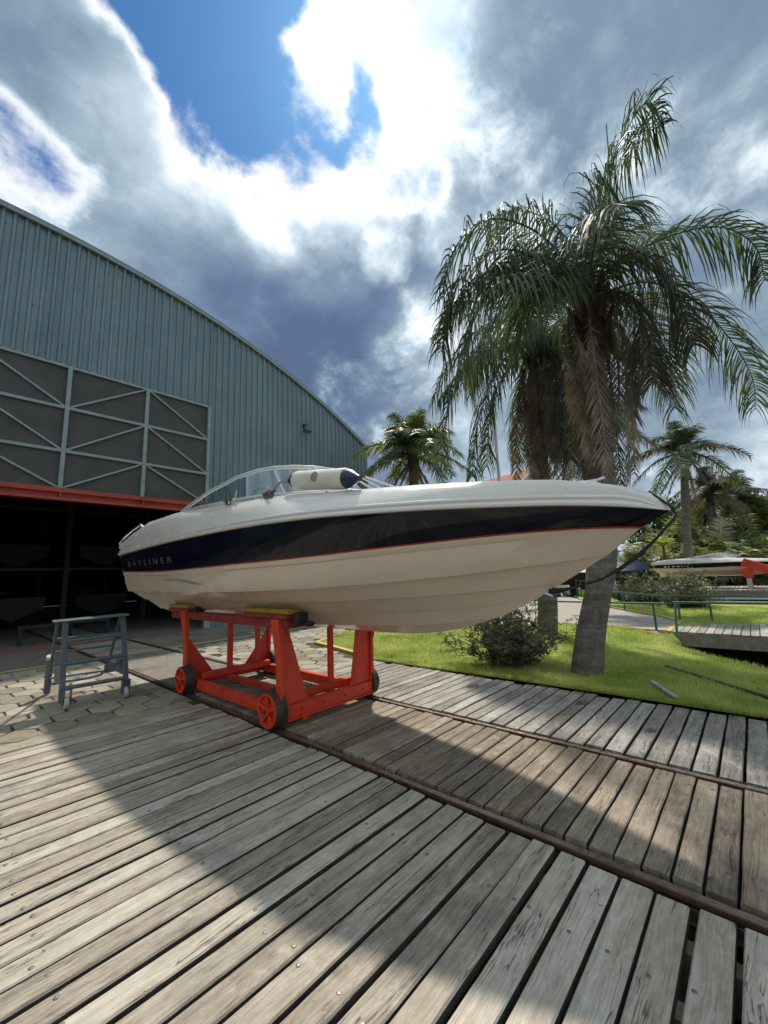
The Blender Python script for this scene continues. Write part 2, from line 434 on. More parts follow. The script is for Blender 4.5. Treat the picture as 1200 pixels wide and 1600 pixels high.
YARD = [(-40, 5.40), (5.50, 5.40), (5.62, 5.56), (6.17, 7.86), (7.57, 8.52), (11.9, 4.07), (11.4, 1.72), (13.55, 1.66), (14.6, 2.2), (17.8, 4.57), (22.3, 6.9), (36, 13), (45, 40), (45, 75), (-40, 75)]
DITCH = [(8.2, -.35), (8.45, .06), (8.89, .43), (9.57, .89), (10.11, 1.29), (10.75, 1.58), (11.6, 1.45), (12.6, .95), (12.9, .0), (12.2, -1.6), (11.0, -4), (9, -12), (3.4, -12), (6.2, -4)]
def land_h(x, y):
    h = 0.035+0.03*sin(x*1.1+.5)*sin(y*.9)
    d = poly_sd(x, y, DITCH)
    h -= 1.35*sstep(.10, -.55, d)+.10*sstep(1.2, 0.0, d)
    # far canal basin
    h -= 1.3*sstep(20.6, 21.2, x)*sstep(34, 33.4, x)*sstep(4.5, 3.6, y)
    e = poly_sd(x, y, YARD)
    if e < .12: h = min(h, .035)-.14*sstep(.06, -.06, e)
    return h
def lin(a, b, s):
    o = []; x = a
    while x < b-1e-6: o.append(x); x += s
    return o+[b]
def grass_mat(name, dry=.35):
    m, n, b = material(name)
    p = n.pos()
    f = n.math('ADD', n.math('MULTIPLY', n.noise(p, 1.2, 6, .62), .55), n.math('MULTIPLY', n.noise(p, 24, 5, .65), .5))
    c = n.ramp(n.ss(f, .32, .75, kind='LINEAR'), [(0, (.13, .19, .028)), (.45, (.25, .32, .06)), (1, (.42, .45, .13))])
    c = n.mix(n.ss(n.noise(p, .9, 6, .66), .46, .68, 0, dry), c, (.36, .31, .13, 1))
    c = n.mix(n.ss(n.math('ADD', n.sep(p)[2], n.math('MULTIPLY', n.noise(p, 3, 4), .25)), -.28, -.02, 1, 0), c, (.028, .022, .014, 1))   # bare soil on the ditch banks
    n.l.new(c, b.inputs['Base Color']); b.inputs['Roughness'].default_value = .9
    b.inputs['Specular IOR Level'].default_value = .15
    n.l.new(n.bump(n.noise(p, 70, 4, .7), .8, .03), b.inputs['Normal'])
    return m
M_['grass'] = grass_mat('lawn_soil')
def blade_mat():
    m, n, b = material('grass_blade')
    p = n.pos()
    f = n.math('ADD', n.math('MULTIPLY', n.noise(p, 1.1, 6, .66), .8), n.math('MULTIPLY', n.noise(p, 60, 2), .55))
    f = n.math('SUBTRACT', f, .12)
    c = n.ramp(n.ss(f, .35, .75, kind='LINEAR'), [(0, (.17, .25, .04)), (.4, (.40, .48, .105)), (.7, (.62, .64, .21)), (1, (.76, .68, .37))])
    n.l.new(c, b.inputs['Base Color']); b.inputs['Roughness'].default_value = .6
    b.inputs['Specular IOR Level'].default_value = .2
    tr = n.n.new('ShaderNodeBsdfTranslucent'); n.l.new(c, tr.inputs[0])
    ms = n.n.new('ShaderNodeMixShader'); ms.inputs[0].default_value = .5
    n.l.new(b.outputs[0], ms.inputs[1]); n.l.new(tr.outputs[0], ms.inputs[2])
    n.l.new(ms.outputs[0], n.n['Material Output'].inputs[0])
    return m
M_['blade'] = blade_mat()

# everything far: one low sheet to the horizon
g = MB(); g.face((-1500, -1500, -2.2), (1500, -1500, -2.2), (1500, 1500, -2.2), (-1500, 1500, -2.2))
struct(g.build('ground', M_['grass']))
# lawn sheet (fine near the deck, coarse far away)
xs = lin(5.42, 14.5, .13)+lin(14.8, 45, .4)[0:]+lin(48, 160, 8)
ys = lin(-60, -8, 4)[:-1]+lin(-8, 9.2, .15)+lin(9.6, 30, 1.2)
xs = sorted(set(round(x, 3) for x in xs)); ys = sorted(set(round(y, 3) for y in ys))
lawn = MB().grid([[(x, y, land_h(x, y)) for y in ys] for x in xs])
struct(lawn.build('lawn', M_['grass'], smooth=True, angle=0))
# yard: concrete slab with hexagonal pavers on it
yd = MB(); yd.face(*[(x, y, 0.0-.022) for x, y in YARD])
yard = struct(yd.build('yard_pavement', M_['joint']))
# pit below the deck
pit = MB(); pit.box((-6, -8, -.62), (5.40, 5.36, -.60)); pit.box((-6, 5.34, -.6), (5.5, 5.395, -.03)); pit.box((5.36, -8, -.6), (5.415, 5.35, -.05))
struct(pit.build('deck_pit_soil', M_['dirt']))
# water in the ditch and canal
def water_mat():
    m, n, b = material('dark_canal_water')
    n.put(b.inputs['Base Color'], (.010, .012, .007, 1)); b.inputs['Roughness'].default_value = .08
    n.l.new(n.bump(n.noise(n.pos(), 5, 3), .12, .02), b.inputs['Normal'])
    return m
M_['water'] = water_mat()
wa = MB(); wa.face((3.3, -14, -1.02), (13.4, -14, -1.02), (13.4, 2, -1.02), (5.6, 2, -1.02))
wa.face((20.4, -40, -.93), (34.2, -40, -.93), (34.2, 4.4, -.93), (20.4, 4.4, -.93))
struct(wa.build('canal_water', M_['water']))

# hexagonal pavers: long across the yard, one object each
HL, HW = .50, .345           # long along the rails, pitch across them
def paver_mesh(k):
    r = random.Random(k)
    gx_, gy_ = HL/2-.015, HW/2-.012
    p = [(-gx_, 0), (-gx_*.52, -gy_), (gx_*.52, -gy_), (gx_, 0), (gx_*.52, gy_), (-gx_*.52, gy_)]
    p = [(x+r.uniform(-.012, .012), y+r.uniform(-.010, .010)) for x, y in p]
    t = [(x*.965, y*.945) for x, y in p]
    b = MB(); n_ = 6
    b.v += [(x, y, -.045) for x, y in p]+[(x, y, -.006) for x, y in p]+[(x, y, r.uniform(-.001, .001)) for x, y in t]
    for i in range(n_):
        j = (i+1) % n_; b.f += [(i, j, 6+j, 6+i), (6+i, 6+j, 12+j, 12+i)]
    b.f.append(tuple(range(12, 18)))
    me = b.mesh('paver'); me.materials.append(M_['paver']); return me
pav = [paver_mesh(k) for k in range(7)]
KERB_Y = 5.64
def place_paver(x, y):
    o = bpy.data.objects.new('paver', rnd.choice(pav)); C.objects.link(o); o.parent = yard
    o.location = (x, y, .001+rnd.uniform(-.0015, .0015)); o.rotation_euler = (rnd.uniform(-.003, .003), rnd.uniform(-.003, .003), rnd.choice((.5*pi, 1.5*pi))+rnd.uniform(-.02, .02))
near, far = [], []
for i in range(-6, 30):
    for j in range(0, 30):
        x = .03+i*HW+(HW/2 if j % 2 else 0); y = KERB_Y+.27+j*HL*.76
        if -.9 < x < 2.12 and y < 10.25 and y > KERB_Y+.1: near.append((x, y))
        if 4.06 < x < 8.2 and KERB_Y+.1 < y < 10.4 and poly_sd(x, y, [(5.5, 5.3), (6.17, 7.86), (7.57, 8.52), (11.9, 4.07), (11.4, 0)]) > .20 and poly_sd(x, y, YARD) < -.2: far.append((x, y))
far.sort(key=lambda q: q[0]+q[1])
for x, y in near: place_paver(x, y)
for x, y in far[:300-len(near)]: place_paver(x, y)
rest = MB()
for x, y in far[300-len(near):]:
    m_ = rnd.choice(pav); b0 = len(rest.v); rest.v += [(x-v.co.y, y+v.co.x, v.co.z) for v in m_.vertices]; rest.f += [tuple(b0+i for i in p.vertices) for p in m_.polygons]
if rest.v: struct(rest.build('paver', M_['paver'], yard), 'stuff')
# cast concrete: kerb strips beside the deck, the slab between the rails, apron in front of the hangar
def slab(name, lo, hi, mat): return MB().box(lo, hi).build(name, mat, yard, bevel=.006)
slab('kerb_strip', (-6, 5.42, -.2), (2.30, KERB_Y, .004), M_['paver'])
slab('kerb_strip', (3.98, 5.42, -.2), (5.52, 5.56, .003), M_['paver'])
slab('kerb_strip', (2.20, KERB_Y+.004, -.2), (2.395, 10.47, .002), M_['concrete'])
slab('kerb_strip', (3.875, KERB_Y+.004, -.2), (4.02, 10.47, .002), M_['concrete'])
slab('kerb_infill', (-6, KERB_Y+.003, -.2), (2.19, KERB_Y+.30, -.009), M_['paver'])
slab('kerb_infill', (3.985, 5.57, -.2), (5.48, 5.86, -.010), M_['paver'])
slab('kerb_infill', (1.99, KERB_Y+.31, -.2), (2.19, 10.46, -.009), M_['concrete'])
slab('kerb_infill', (-1, 10.2, -.2), (1.98, 10.465, -.010), M_['concrete'])
slab('rail_slab', (2.52, 6.35, -.2), (3.735, 10.47, .004), M_['concrete'])
slab('apron_slab', (-14, 10.475, -.2), (2.395, 44, -.001), M_['concrete'])
slab('apron_slab', (2.52, 10.475, -.2), (3.735, 44, -.002), M_['concrete'])
slab('apron_slab', (3.875, 10.475, -.2), (15, 44, -.001), M_['concrete'])
# painted lines
ln = MB(); ln.box((-3, 10.52, .000), (2.39, 10.63, .0045)); ln.box((2.52, 10.53, .000), (3.735, 10.64, .0035)); ln.box((3.88, 10.56, 0), (6.3, 10.68, .0045))
ln.box((6.32, 9.1, .006), (6.45, 11.3, .010))
ln.build('floor_line', M_['yellow'], yard)
M_['red_line'] = plain('faded_red_floor_paint', (.22, .085, .06), .8, var=.3, scale=6, dirt=((.17, .14, .11), .85))
rl = MB(); rl.box((-6, 13.55, 0), (2.39, 14.1, .004)); rl.box((3.88, 13.55, 0), (6.2, 14.1, .004)); rl.box((2.52, 13.55, 0), (3.735, 14.1, .003))
rl.build('threshold_strip', M_['red_line'], yard)
# yellow kerb round the grass island and along the path
kerb = MB()
def run(pts, mb, wd=.11, z=-.012, ht=.10):
    for a, b in zip(pts, pts[1:]):
        mb.bar((a[0], a[1], z), (b[0], b[1], z), wd, ht)
run([(5.60, 5.56), (5.92, 6.75), (6.17, 7.86), (6.9, 8.2), (7.57, 8.52), (9.8, 6.2), (11.9, 4.07), (11.40, 1.72)], kerb)
run([(13.6, 1.72), (14.6, 2.2), (17.8, 4.57), (22.3, 6.9)], kerb)
struct(kerb.build('yellow_kerb', M_['yellow']))
# pale paving of the path: stretcher rows too far to part
pth = MB(); pth.face(*[(x, y, .0) for x, y in [(11.47, 1.75), (13.5, 1.72), (14.5, 2.25), (17.7, 4.6), (22.2, 7), (30, 12), (30, 24), (9.4, 24), (8.3, 8.3), (11.95, 4.15)]])
pb = struct(pth.build('path', M_['pathstone']))

# grass blades on the lawn near the deck
def grass():
    b = MB(); r = random.Random(3); tries = 0; n_ = 0
    while n_ < 150000 and tries < 900000:
        tries += 1
        u = r.random()
        x = 5.45+12.5*u**1.9; y = -3.2+12*r.random()
        if y > 1.5+(x-5.4)*.95+5.2: continue
        if y < -1.2-(.1*(x-5)): continue
        if poly_sd(x, y, YARD) < .06: continue
        z = land_h(x, y)
        if z < -.17: continue
        dist = sqrt(x*x+y*y)
        k = .62+dist*.055
        h = r.uniform(.018, .058)*k*(.7+.5*sin(x*2.3+sin(y*3.1))*sin(y*2.7+1.3*sin(x*1.7))+.2)
        a = r.uniform(0, 2*pi); lean = r.uniform(.15, .9)*h; ww = r.uniform(.0022, .0042)*k*1.25
        dx, dy = cos(a), sin(a); tx, ty = -dy, dx
        b.v += [(x-tx*ww, y-ty*ww, z-.004), (x+tx*ww, y+ty*ww, z-.004), (x+dx*lean, y+dy*lean, z+h)]
        i = len(b.v)-3; b.f.append((i, i+1, i+2)); n_ += 1
    for k in range(5200):                                # longer tufts hanging over the plank ends
        y = r.uniform(-1.6, 5.3); x = 5.43+.13*r.random()**1.5
        if sin(y*5.1)+sin(y*2.3+1) < r.uniform(-1.6, .6): continue
        z = land_h(x+.05, y)-.01; h = r.uniform(.03, .085); a = r.gauss(pi, .9); lean = h*r.uniform(.4, 1.3); ww = r.uniform(.002, .004); dx, dy = cos(a), sin(a)
        b.v += [(x+dy*ww, y-dx*ww, z), (x-dy*ww, y+dx*ww, z), (x+dx*lean, y+dy*lean, z+h)]; i = len(b.v)-3; b.f.append((i, i+1, i+2))
    return b
struct(grass().build('grass', M_['blade']), 'stuff')

# dry leaf scraps scattered over the lawn
def litter():
    b = MB(); r = random.Random(9); n_ = 0
    while n_ < 420:
        x = 5.5+9*r.random()**1.5; y = -1+9*r.random()
        if poly_sd(x, y, YARD) < .08 or land_h(x, y) < -.1: continue
        z = land_h(x, y)+.035; a = r.uniform(0, 6.28); L = r.uniform(.03, .11); w_ = r.uniform(.004, .012)
        d = Vector((cos(a), sin(a), r.uniform(-.1, .2))); q = Vector((-sin(a), cos(a), r.uniform(-.3, .3)))
        p = Vector((x, y, z)); b.face(p-d*L*.5, p+q*w_, p+d*L*.5, p-q*w_); n_ += 1
    return b
M_['drybits'] = plain('dry_leaf_scraps', (.34, .27, .16), .9, var=.4, scale=9)
struct(litter().build('leaf_litter', M_['drybits']), 'stuff')

# ------------------------------------------------------------------ deck and rails
deck = bpy.data.objects.new('wooden_deck', None); C.objects.link(deck); struct(deck)
PL = .1475
def plank_mesh(L, W, T, seed, wob=.003):
    r = random.Random(seed); b = MB(); n_ = 6; c = .0065
    rows = []
    for i in range(n_+1):
        x = -L/2+L*i/n_
        dw = r.uniform(-wob, wob); dz = r.uniform(-.0015, .0015); dt = r.uniform(-wob, wob)
        rows.append([(x, -W/2+dw, -T), (x, -W/2+dw, -c*1.1+dz), (x, -W/2+c+dw, dz), (x, W/2-c+dt, dz), (x, W/2+dt, -c*1.1+dz), (x, W/2+dt, -T), (x, -W/2+dw, -T)])
    b.grid(rows)
    k = len(rows)-1
    b.f.append((5, 4, 3, 2, 1, 0)); b.f.append(tuple(k*7+i for i in range(6)))
    me = b.mesh('plank')
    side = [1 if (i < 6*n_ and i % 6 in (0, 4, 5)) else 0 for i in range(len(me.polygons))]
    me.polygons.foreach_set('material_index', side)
    return me
screw_me = MB().lathe((0, 0, 0), (0, 0, 1), [(-.004, .0105), (.0014, .0105), (.0032, .0080), (.0036, .003)], 8).mesh('screw'); screw_me.materials.append(M_['bolt'])
def lay(k, x0, x1, y, W, T, z, mat, screws=(), seed=0, jitter=.03):
    r = random.Random(seed*1000+k)
    a = x0+r.uniform(-jitter, jitter)*.35; bb = x1+r.uniform(-jitter, jitter)
    L = bb-a
    me = plank_mesh(L, W, T, seed*997+k); me.materials.append(mat); me.materials.append(M_['gap_shade'])
    o = bpy.data.objects.new('plank', me); C.objects.link(o); o.parent = deck
    o.location = ((a+bb)/2, y, z+r.uniform(-.003, .004)); o.rotation_euler = (r.uniform(-.010, .010), r.uniform(-.002, .002), r.uniform(-.0022, .0022))
    me.polygons.foreach_set('use_smooth', [False]*len(me.polygons))
    for sx in screws:
        s_ = bpy.data.objects.new('screw', screw_me); C.objects.link(s_); s_.parent = o
        s_.location = (sx-(a+bb)/2+r.uniform(-.025, .025), r.uniform(-.018, .018)+r.choice((-.03, .03)), .0)
left = [.25+PL*(k-.5) for k in range(-17, 36)]
for k, y in enumerate(left):
    lay(k, -3.6, 2.398, y, PL-.022+.004*math.sin(k*7.3), .045, 0, M_['deck'], (.42, 1.12, 1.93) if -.9 < y < 4.6 else (), 1, .012)
for k in range(-16, 53):                                  # between the rails
    y = .25+.125*(k-.5)
    if y < 6.3: lay(k, 2.522, 3.715, y, .125-.012+.003*math.sin(k*5.1), .07, .018, M_['deck_brown'], (2.68, 3.58) if y < 2.6 else (), 2, .018)
for k in range(-16, 36):                                   # beyond the far rail
    y = .25+PL*(k-.5)
    lay(k, 3.875, 5.42+.06*math.sin(k*1.9), y, PL-.018+.005*math.sin(k*3.7), .055, .012, M_['deck_grey'], (4.06, 5.28) if y < 2.2 else (), 3, .05)
jo = MB()
for x in (-3.2, -2.2, -1.2, -.2, .4, 1.1, 1.93, 2.25, 2.66, 3.15, 3.6, 4.05, 4.7, 5.3): jo.box((x-.04, -4, -.22), (x+.04, 5.34, -.072))
for x in (2.66, 3.15, 3.6): jo.box((x-.04, 5.35, -.22), (x+.04, 6.3, -.056))
jo.build('joist', M_['deck_brown'], deck)
def rail(x, z):
    prof = [(-.062, -.085), (.062, -.085), (.062, -.072), (.012, -.058), (.012, -.016), (.026, -.008), (.026, .014), (.021, .0185), (-.021, .0185), (-.026, .014), (-.026, -.008), (-.012, -.016), (-.012, -.058), (-.062, -.072)]
    b = MB(); n_ = len(prof); yy = (-6, 13.8, 44)
    for y in yy: b.v += [(x+p, y, z+q) for p, q in prof]
    for i in range(len(yy)-1):
        for k in range(n_): b.f.append((i*n_+k, i*n_+(k+1) % n_, (i+1)*n_+(k+1) % n_, (i+1)*n_+k))
    b.f.append(tuple(range(n_))); o = b.build('rail', M_['rust'])
    hd = MB(); hd.v += [(x-.021, -6, z+.0188), (x+.021, -6, z+.0188), (x+.021, 44, z+.0188), (x-.021, 44, z+.0188)]; hd.f.append((0, 1, 2, 3))
    hd.build('rail_head', M_['railtop'], o)
    return struct(o)
rail(2.458, -.006); rail(3.802, -.006)
sl = MB()
for y in (-4, -2.5, -1, .5, 2, 3.5, 5.0): sl.box((1.9, y-.1, -.30), (4.4, y+.1, -.225))
struct(sl.build('sleeper', M_['deck_brown']))
# rusty side plates along the near rail
sp = MB().box((2.412, -6, -.06), (2.418, 5.41, -.022)); struct(sp.build('rail_plate', M_['rust']))

# loose things on the lawn edge
tb = MB(); tb.bar((5.52, .82, .085), (6.10, 1.14, .09), .055, .025); tag(tb.build('grey_board', M_['deck_grey'], bevel=.004), 'loose grey board lying on the grass at the edge of the wooden deck', 'board')
td = MB()
td.bar((7.25, 1.16, .035), (6.15, .06, .03), .06, .07)
M_['rotten'] = plain('rotten_dark_timber', (.035, .026, .018), .95, var=.4, scale=25, bump=.6, dirt=((.13, .10, .06), .5))
tag(td.build('timber_edging', M_['rotten'], bevel=.006), 'dark sunken timber edging in the lawn near the ditch', 'edging')

# ------------------------------------------------------------------ hangar
FY = 13.8; RX = .3; RR = 26.5; TOP = 11.86; XW = 14.1; ZD = 7.82; XD0, XD1 = -5.6, 6.13
def arc_z(x): return TOP-(RR-sqrt(RR*RR-(x-RX)**2))-.0
hangar = thing('boat_hangar', 'big arched boat hangar clad in blue-grey corrugated sheets, its dark doorway open', 'hangar', (0, FY, 0))
def clad_mat():
    m, n, b = material('blue_grey_cladding')
    p = n.pos()
    st = n.noise(n.map(p, scale=(5, 1, .35)), 1.0, 6, .65)
    c = n.ramp(n.math('ADD', n.math('MULTIPLY', n.noise(p, .9, 5, .6), .5), n.math('MULTIPLY', st, .5)), [(.35, (.145, .212, .24)), (.65, (.208, .282, .31))])
    sm = n.math('ABSOLUTE', n.math('SUBTRACT', n.math('FRACT', n.math('DIVIDE', n.math('ADD', n.sep(p)[0], 50.0), .96)), .5))
    c = n.mix(n.ss(sm, .008, .0, 0, .45), c, (.05, .075, .085, 1))
    c = n.mix(n.ss(n.noise(n.map(p, scale=(9, 1, .5)), 1.0, 5, .7), .55, .8, 0, .4), c, (.075, .10, .105, 1))
    n.l.new(c, b.inputs['Base Color']); b.inputs['Roughness'].default_value = .5; b.inputs['Metallic'].default_value = .15
    n.l.new(n.bump(n.noise(p, 2.5, 3), .15, .03), b.inputs['Normal'])
    return m
M_['clad'] = clad_mat()
M_['screen'] = plain('grey_mesh_screen', (.082, .083, .079), .85, var=.22, scale=1.6, dirt=((.05, .052, .045), .7))
RIB = .24
def clad(x0, x1, zb, y):
    b = MB(); prof = []
    x = x0
    for off, d in ((0, 0), (.13, 0), (.16, .042), (.21, .042), (.24, 0)): pass
    i = 0
    while x < x1-1e-4:
        for off, d in ((0, 0), (.125, 0), (.150, -.056), (.205, -.056)):
            if x+off < x1: prof.append((x+off, d))
        x += RIB
    prof.append((x1, 0))
    rows = []
    for px_, d in prof:
        t = arc_z(px_)-.02; z0 = zb(px_)
        rows.append([(px_, y+d, z0+(t-z0)*k/3) for k in range(4)])
    return b.grid(rows)
clad(XD0-.02, XD1+.02, lambda x: ZD, FY).build('wall', M_['clad'], hangar)
clad(XD1+.03, XW, lambda x: 0, FY).build('wall', M_['clad'], hangar)
clad(-13.5, XD0-.03, lambda x: 0, FY).build('wall', M_['clad'], hangar)
rf = MB(); axs = [-13.5+i*.6 for i in range(int((XW+.06+13.5)/.6)+1)]+[XW+.08]
rf.grid([[(x, FY-.14, arc_z(x)), (x, 46, arc_z(x))] for x in axs]); rf.grid([[(x, FY-.14, arc_z(x)+.05), (x, 46, arc_z(x)+.05)] for x in axs])
rf.grid([[(x, FY-.14, arc_z(x)), (x, FY-.14, arc_z(x)+.05)] for x in axs])
rf.build('roof', M_['clad'], hangar)
tr = MB()
for a, b_ in zip(axs, axs[1:]): tr.bar((a, FY-.1, arc_z(a)-.055), (b_, FY-.1, arc_z(b_)-.055), .08, .10)
tr.build('verge_trim', M_['trim'], hangar)
MB().box((XW-.06, FY-.06, 0), (XW+.03, FY+.02, arc_z(XW)-.06)).build('corner_trim', M_['clad'], hangar)
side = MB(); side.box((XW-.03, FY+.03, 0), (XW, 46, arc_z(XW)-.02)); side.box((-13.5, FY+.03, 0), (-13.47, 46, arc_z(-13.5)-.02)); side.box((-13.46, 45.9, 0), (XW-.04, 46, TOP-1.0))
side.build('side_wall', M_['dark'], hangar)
# the framed screen above the doorway
fr = thing.__globals__['bpy'].data.objects.new('door_screen', None); C.objects.link(fr); fr.parent = hangar
posts = [XD1-.05, 4.07, 2.05, .03, -1.99, -4.01, XD0+.05]
rowz = [ZD-.05, 6.535, 5.275, 4.20]
for a, b_ in zip(posts, posts[1:]):
    for z1, z0 in zip(rowz, rowz[1:]):
        MB().box((b_+.01, FY+.03, z0+.01), (a-.01, FY+.045, z1-.01)).build('screen_panel', M_['screen'], fr)
for x in posts: MB().box((x-.05, FY-.06, 4.21), (x+.05, FY+.02, ZD-.02)).build('post', M_['trim'], fr)
for z in rowz[:3]: MB().box((XD0, FY-.045, z-.04), (XD1, FY+.015, z+.04)).build('crossbar', M_['trim'], fr)
for i, (a, b_) in enumerate(zip(posts, posts[1:])):
    for z1, z0 in zip(rowz, rowz[1:]):
        # alternate braces: falling, rising, falling
        p, q = ((a-.05, z0+.03), (b_+.05, z1-.03)) if i % 2 == 0 else ((a-.05, z1-.03), (b_+.05, z0+.03))
        MB().bar((p[0], FY-.012, p[1]), (q[0], FY-.012, q[1]), .05, .05, (0, 1, 0)).build('brace', M_['trim'], fr)
bm_ = MB(); bm_.box((XD0-.1, FY-.22, 4.07), (XD1+.05, FY+.05, 4.19)); bm_.box((XD0-.1, FY-.10, 3.93), (XD1+.05, FY-.03, 4.07)); bm_.box((XD0-.1, FY-.20, 3.86), (XD1+.05, FY+.05, 3.93))
for x in (-4, -2, 0.03, 2.05, 4.07, 5.9): bm_.box((x-.02, FY-.205, 3.93), (x+.02, FY-.1, 4.07))
bm_.build('door_beam', M_['red_beam'], hangar)
MB().box((XD1-.02, FY-.1, 0), (XD1+.16, FY+.02, 4.06)).build('door_jamb', M_['trim'], hangar)
# floodlight on the cladding
fl = MB(); fl.box((10.17, FY-.10, 7.98), (10.25, FY-.045, 8.2)); fl.tube([(10.21, FY-.09, 8.1), (10.21, FY-.28, 8.14), (10.21, FY-.38, 8.0)], .018, 6)
lamp = fl.build('floodlight', M_['dark'], hangar)
lh = MB(); lh.hexa([(10.02, FY-.46, 7.80), (10.38, FY-.46, 7.80), (10.38, FY-.22, 7.74), (10.02, FY-.22, 7.74)], [(10.06, FY-.40, 7.96), (10.34, FY-.40, 7.96), (10.34, FY-.24, 7.92), (10.06, FY-.24, 7.92)])
lh.build('lamp_head', M_['stand'], lamp, bevel=.01)
fx = MB(); r_ = random.Random(5)
for k in range(44):
    x = r_.uniform(0, 13.6); zt = arc_z(x); z = r_.uniform(ZD+.3 if x < 6.2 else 3, zt-.3)
    x = round(x/RIB)*RIB-XD0 % RIB+.06
    if x < 13.9: fx.lathe((x, FY-.006, z), (0, -1, 0), [(0, .018), (.008, .016), (.012, .008)], 7)
fx.build('fixing', M_['dark'], hangar)

# dim storage racks with boats inside
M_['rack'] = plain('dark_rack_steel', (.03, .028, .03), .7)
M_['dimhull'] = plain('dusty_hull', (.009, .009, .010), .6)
M_['tarp'] = plain('grey_tarpaulin', (.016, .016, .016), .8, bump=.3)
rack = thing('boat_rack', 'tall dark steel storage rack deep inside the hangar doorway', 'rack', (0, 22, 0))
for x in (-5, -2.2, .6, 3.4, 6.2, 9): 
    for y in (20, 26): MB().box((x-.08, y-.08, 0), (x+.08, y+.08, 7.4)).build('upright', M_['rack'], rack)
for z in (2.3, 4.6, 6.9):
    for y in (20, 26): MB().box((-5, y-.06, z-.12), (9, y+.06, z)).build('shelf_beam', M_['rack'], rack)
def simple_hull(name, label, x, y, z, L, W, mat, group):
    b = MB(); rows = []
    for i in range(9):
        t = i/8; hw = W/2*(1-(max(0, t-.35)/.65)**2.2); zz = .15*t*t
        rows.append([(x+s*hw*q, y-L/2+L*t, z+zz+h*(1 if q else 1)) for s, q, h in ((-1, 1, .85), (-1, .9, .4), (-1, .0, 0+.35*t**4), (1, .9, .4), (1, 1, .85))])
    b.grid(rows); b.f.append((0, 1, 2, 3, 4))
    dk = [[(p[0][0], p[0][1], p[0][2]), ((p[0][0]+p[4][0])/2, p[0][1], p[0][2]+.18), p[4]] for p in rows]
    b.grid(dk)
    return tag(b.build(name, mat, smooth=True), label, 'boat', group)
k = 0
for z in (.35, 2.35, 4.65):
    for x in (-3.6, -.8, 2.0, 4.8, 7.6):
        if rnd.random() < .8:
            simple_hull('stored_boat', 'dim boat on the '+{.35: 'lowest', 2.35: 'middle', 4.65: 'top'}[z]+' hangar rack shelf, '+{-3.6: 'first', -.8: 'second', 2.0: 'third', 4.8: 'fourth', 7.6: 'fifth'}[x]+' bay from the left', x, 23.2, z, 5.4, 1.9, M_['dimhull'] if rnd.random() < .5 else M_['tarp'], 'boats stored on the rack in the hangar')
tl = MB(); tl.box((.42, 16.4, 4.30), (.9, 16.5, 4.36)); 
def emit(name, col, st):
    m, n, b = material(name); n.put(b.inputs['Base Color'], col+(1,)); n.put(b.inputs['Emission Color'], col+(1,)); b.inputs['Emission Strength'].default_value = st; return m
M_['tube'] = emit('lit_tube', (.9, .95, 1.0), 2.0)
lt = MB(); lt.box((.62, 15.9, 3.98), (1.02, 15.95, 4.02)); ltb = MB().box((.60, 15.88, 4.022), (1.04, 15.97, 4.06))
t1 = ltb.build('tube_light', M_['rack']); lt.build('lit_tube', M_['tube'], t1)
tag(t1, 'small lit tube light under the red door beam in the dark doorway', 'lamp')
for a in ((2.15, 15.0), (3.35, 15.6)):
    tb_ = MB(); tb_.box((a[0]-.55, a[1]-.06, .42), (a[0]+.55, a[1]+.06, .52))
    for s in (-.48, .48): tb_.box((a[0]+s-.05, a[1]-.05, 0), (a[0]+s+.05, a[1]+.05, .42))
    tag(tb_.build('trestle', M_['tarp'], bevel=.008), ('low pale trestle in the dark doorway behind the step stand' if a[0] < 3 else 'low pale trestle in the dark doorway beside the boat stern'), 'trestle')

# ------------------------------------------------------------------ the boat
XC = 3.12
T_rub = [(7.98, 1.052, 2.02), (6.237, 1.094, 2.044), (4.87, 1.121, 2.043), (3.941, 1.109, 2.037), (3.292, 1.053, 2.03), (2.791, .976, 2.02), (2.381, .887, 2.004), (2.032, .79, 1.989), (1.726, .689, 1.975), (1.451, .583, 1.96), (1.2, .475, 1.945), (.967, .363, 1.93), (.75, .249, 1.91), (.544, .132, 1.884), (.35, 0, 1.847)]
T_red = [(7.80, 1.026, 1.735), (6.068, 1.058, 1.680), (4.847, 1.072, 1.676), (4.026, 1.039, 1.684), (3.432, .969, 1.69), (2.961, .886, 1.7), (2.566, .796, 1.714), (2.223, .701, 1.729), (1.918, .604, 1.741), (1.641, .504, 1.754), (1.387, .404, 1.764), (1.151, .302, 1.771), (.93, .199, 1.774), (.721, .095, 1.77), (.521, 0, 1.756)]
T_chine = [(7.76, .951, 1.415), (6.301, .966, 1.403), (5.123, .974, 1.392), (4.306, .942, 1.394), (3.706, .878, 1.401), (3.225, .801, 1.41), (2.821, .717, 1.424), (2.47, .63, 1.44), (2.158, .541, 1.457), (1.875, .451, 1.475), (1.616, .361, 1.495), (1.376, .27, 1.517), (1.152, .179, 1.54), (.941, .087, 1.562), (.74, 0, 1.587)]
T_s2 = [(7.6, .735, 1.27), (5.741, .74, 1.272), (4.962, .74, 1.273), (4.347, .723, 1.274), (3.857, .686, 1.276), (3.448, .638, 1.277), (3.097, .584, 1.28), (2.787, .525, 1.288), (2.509, .463, 1.301), (2.256, .399, 1.313), (2.023, .333, 1.325), (1.807, .267, 1.338), (1.604, .2, 1.352), (1.414, .133, 1.367), (1.233, .065, 1.383), (1.06, 0, 1.402)]
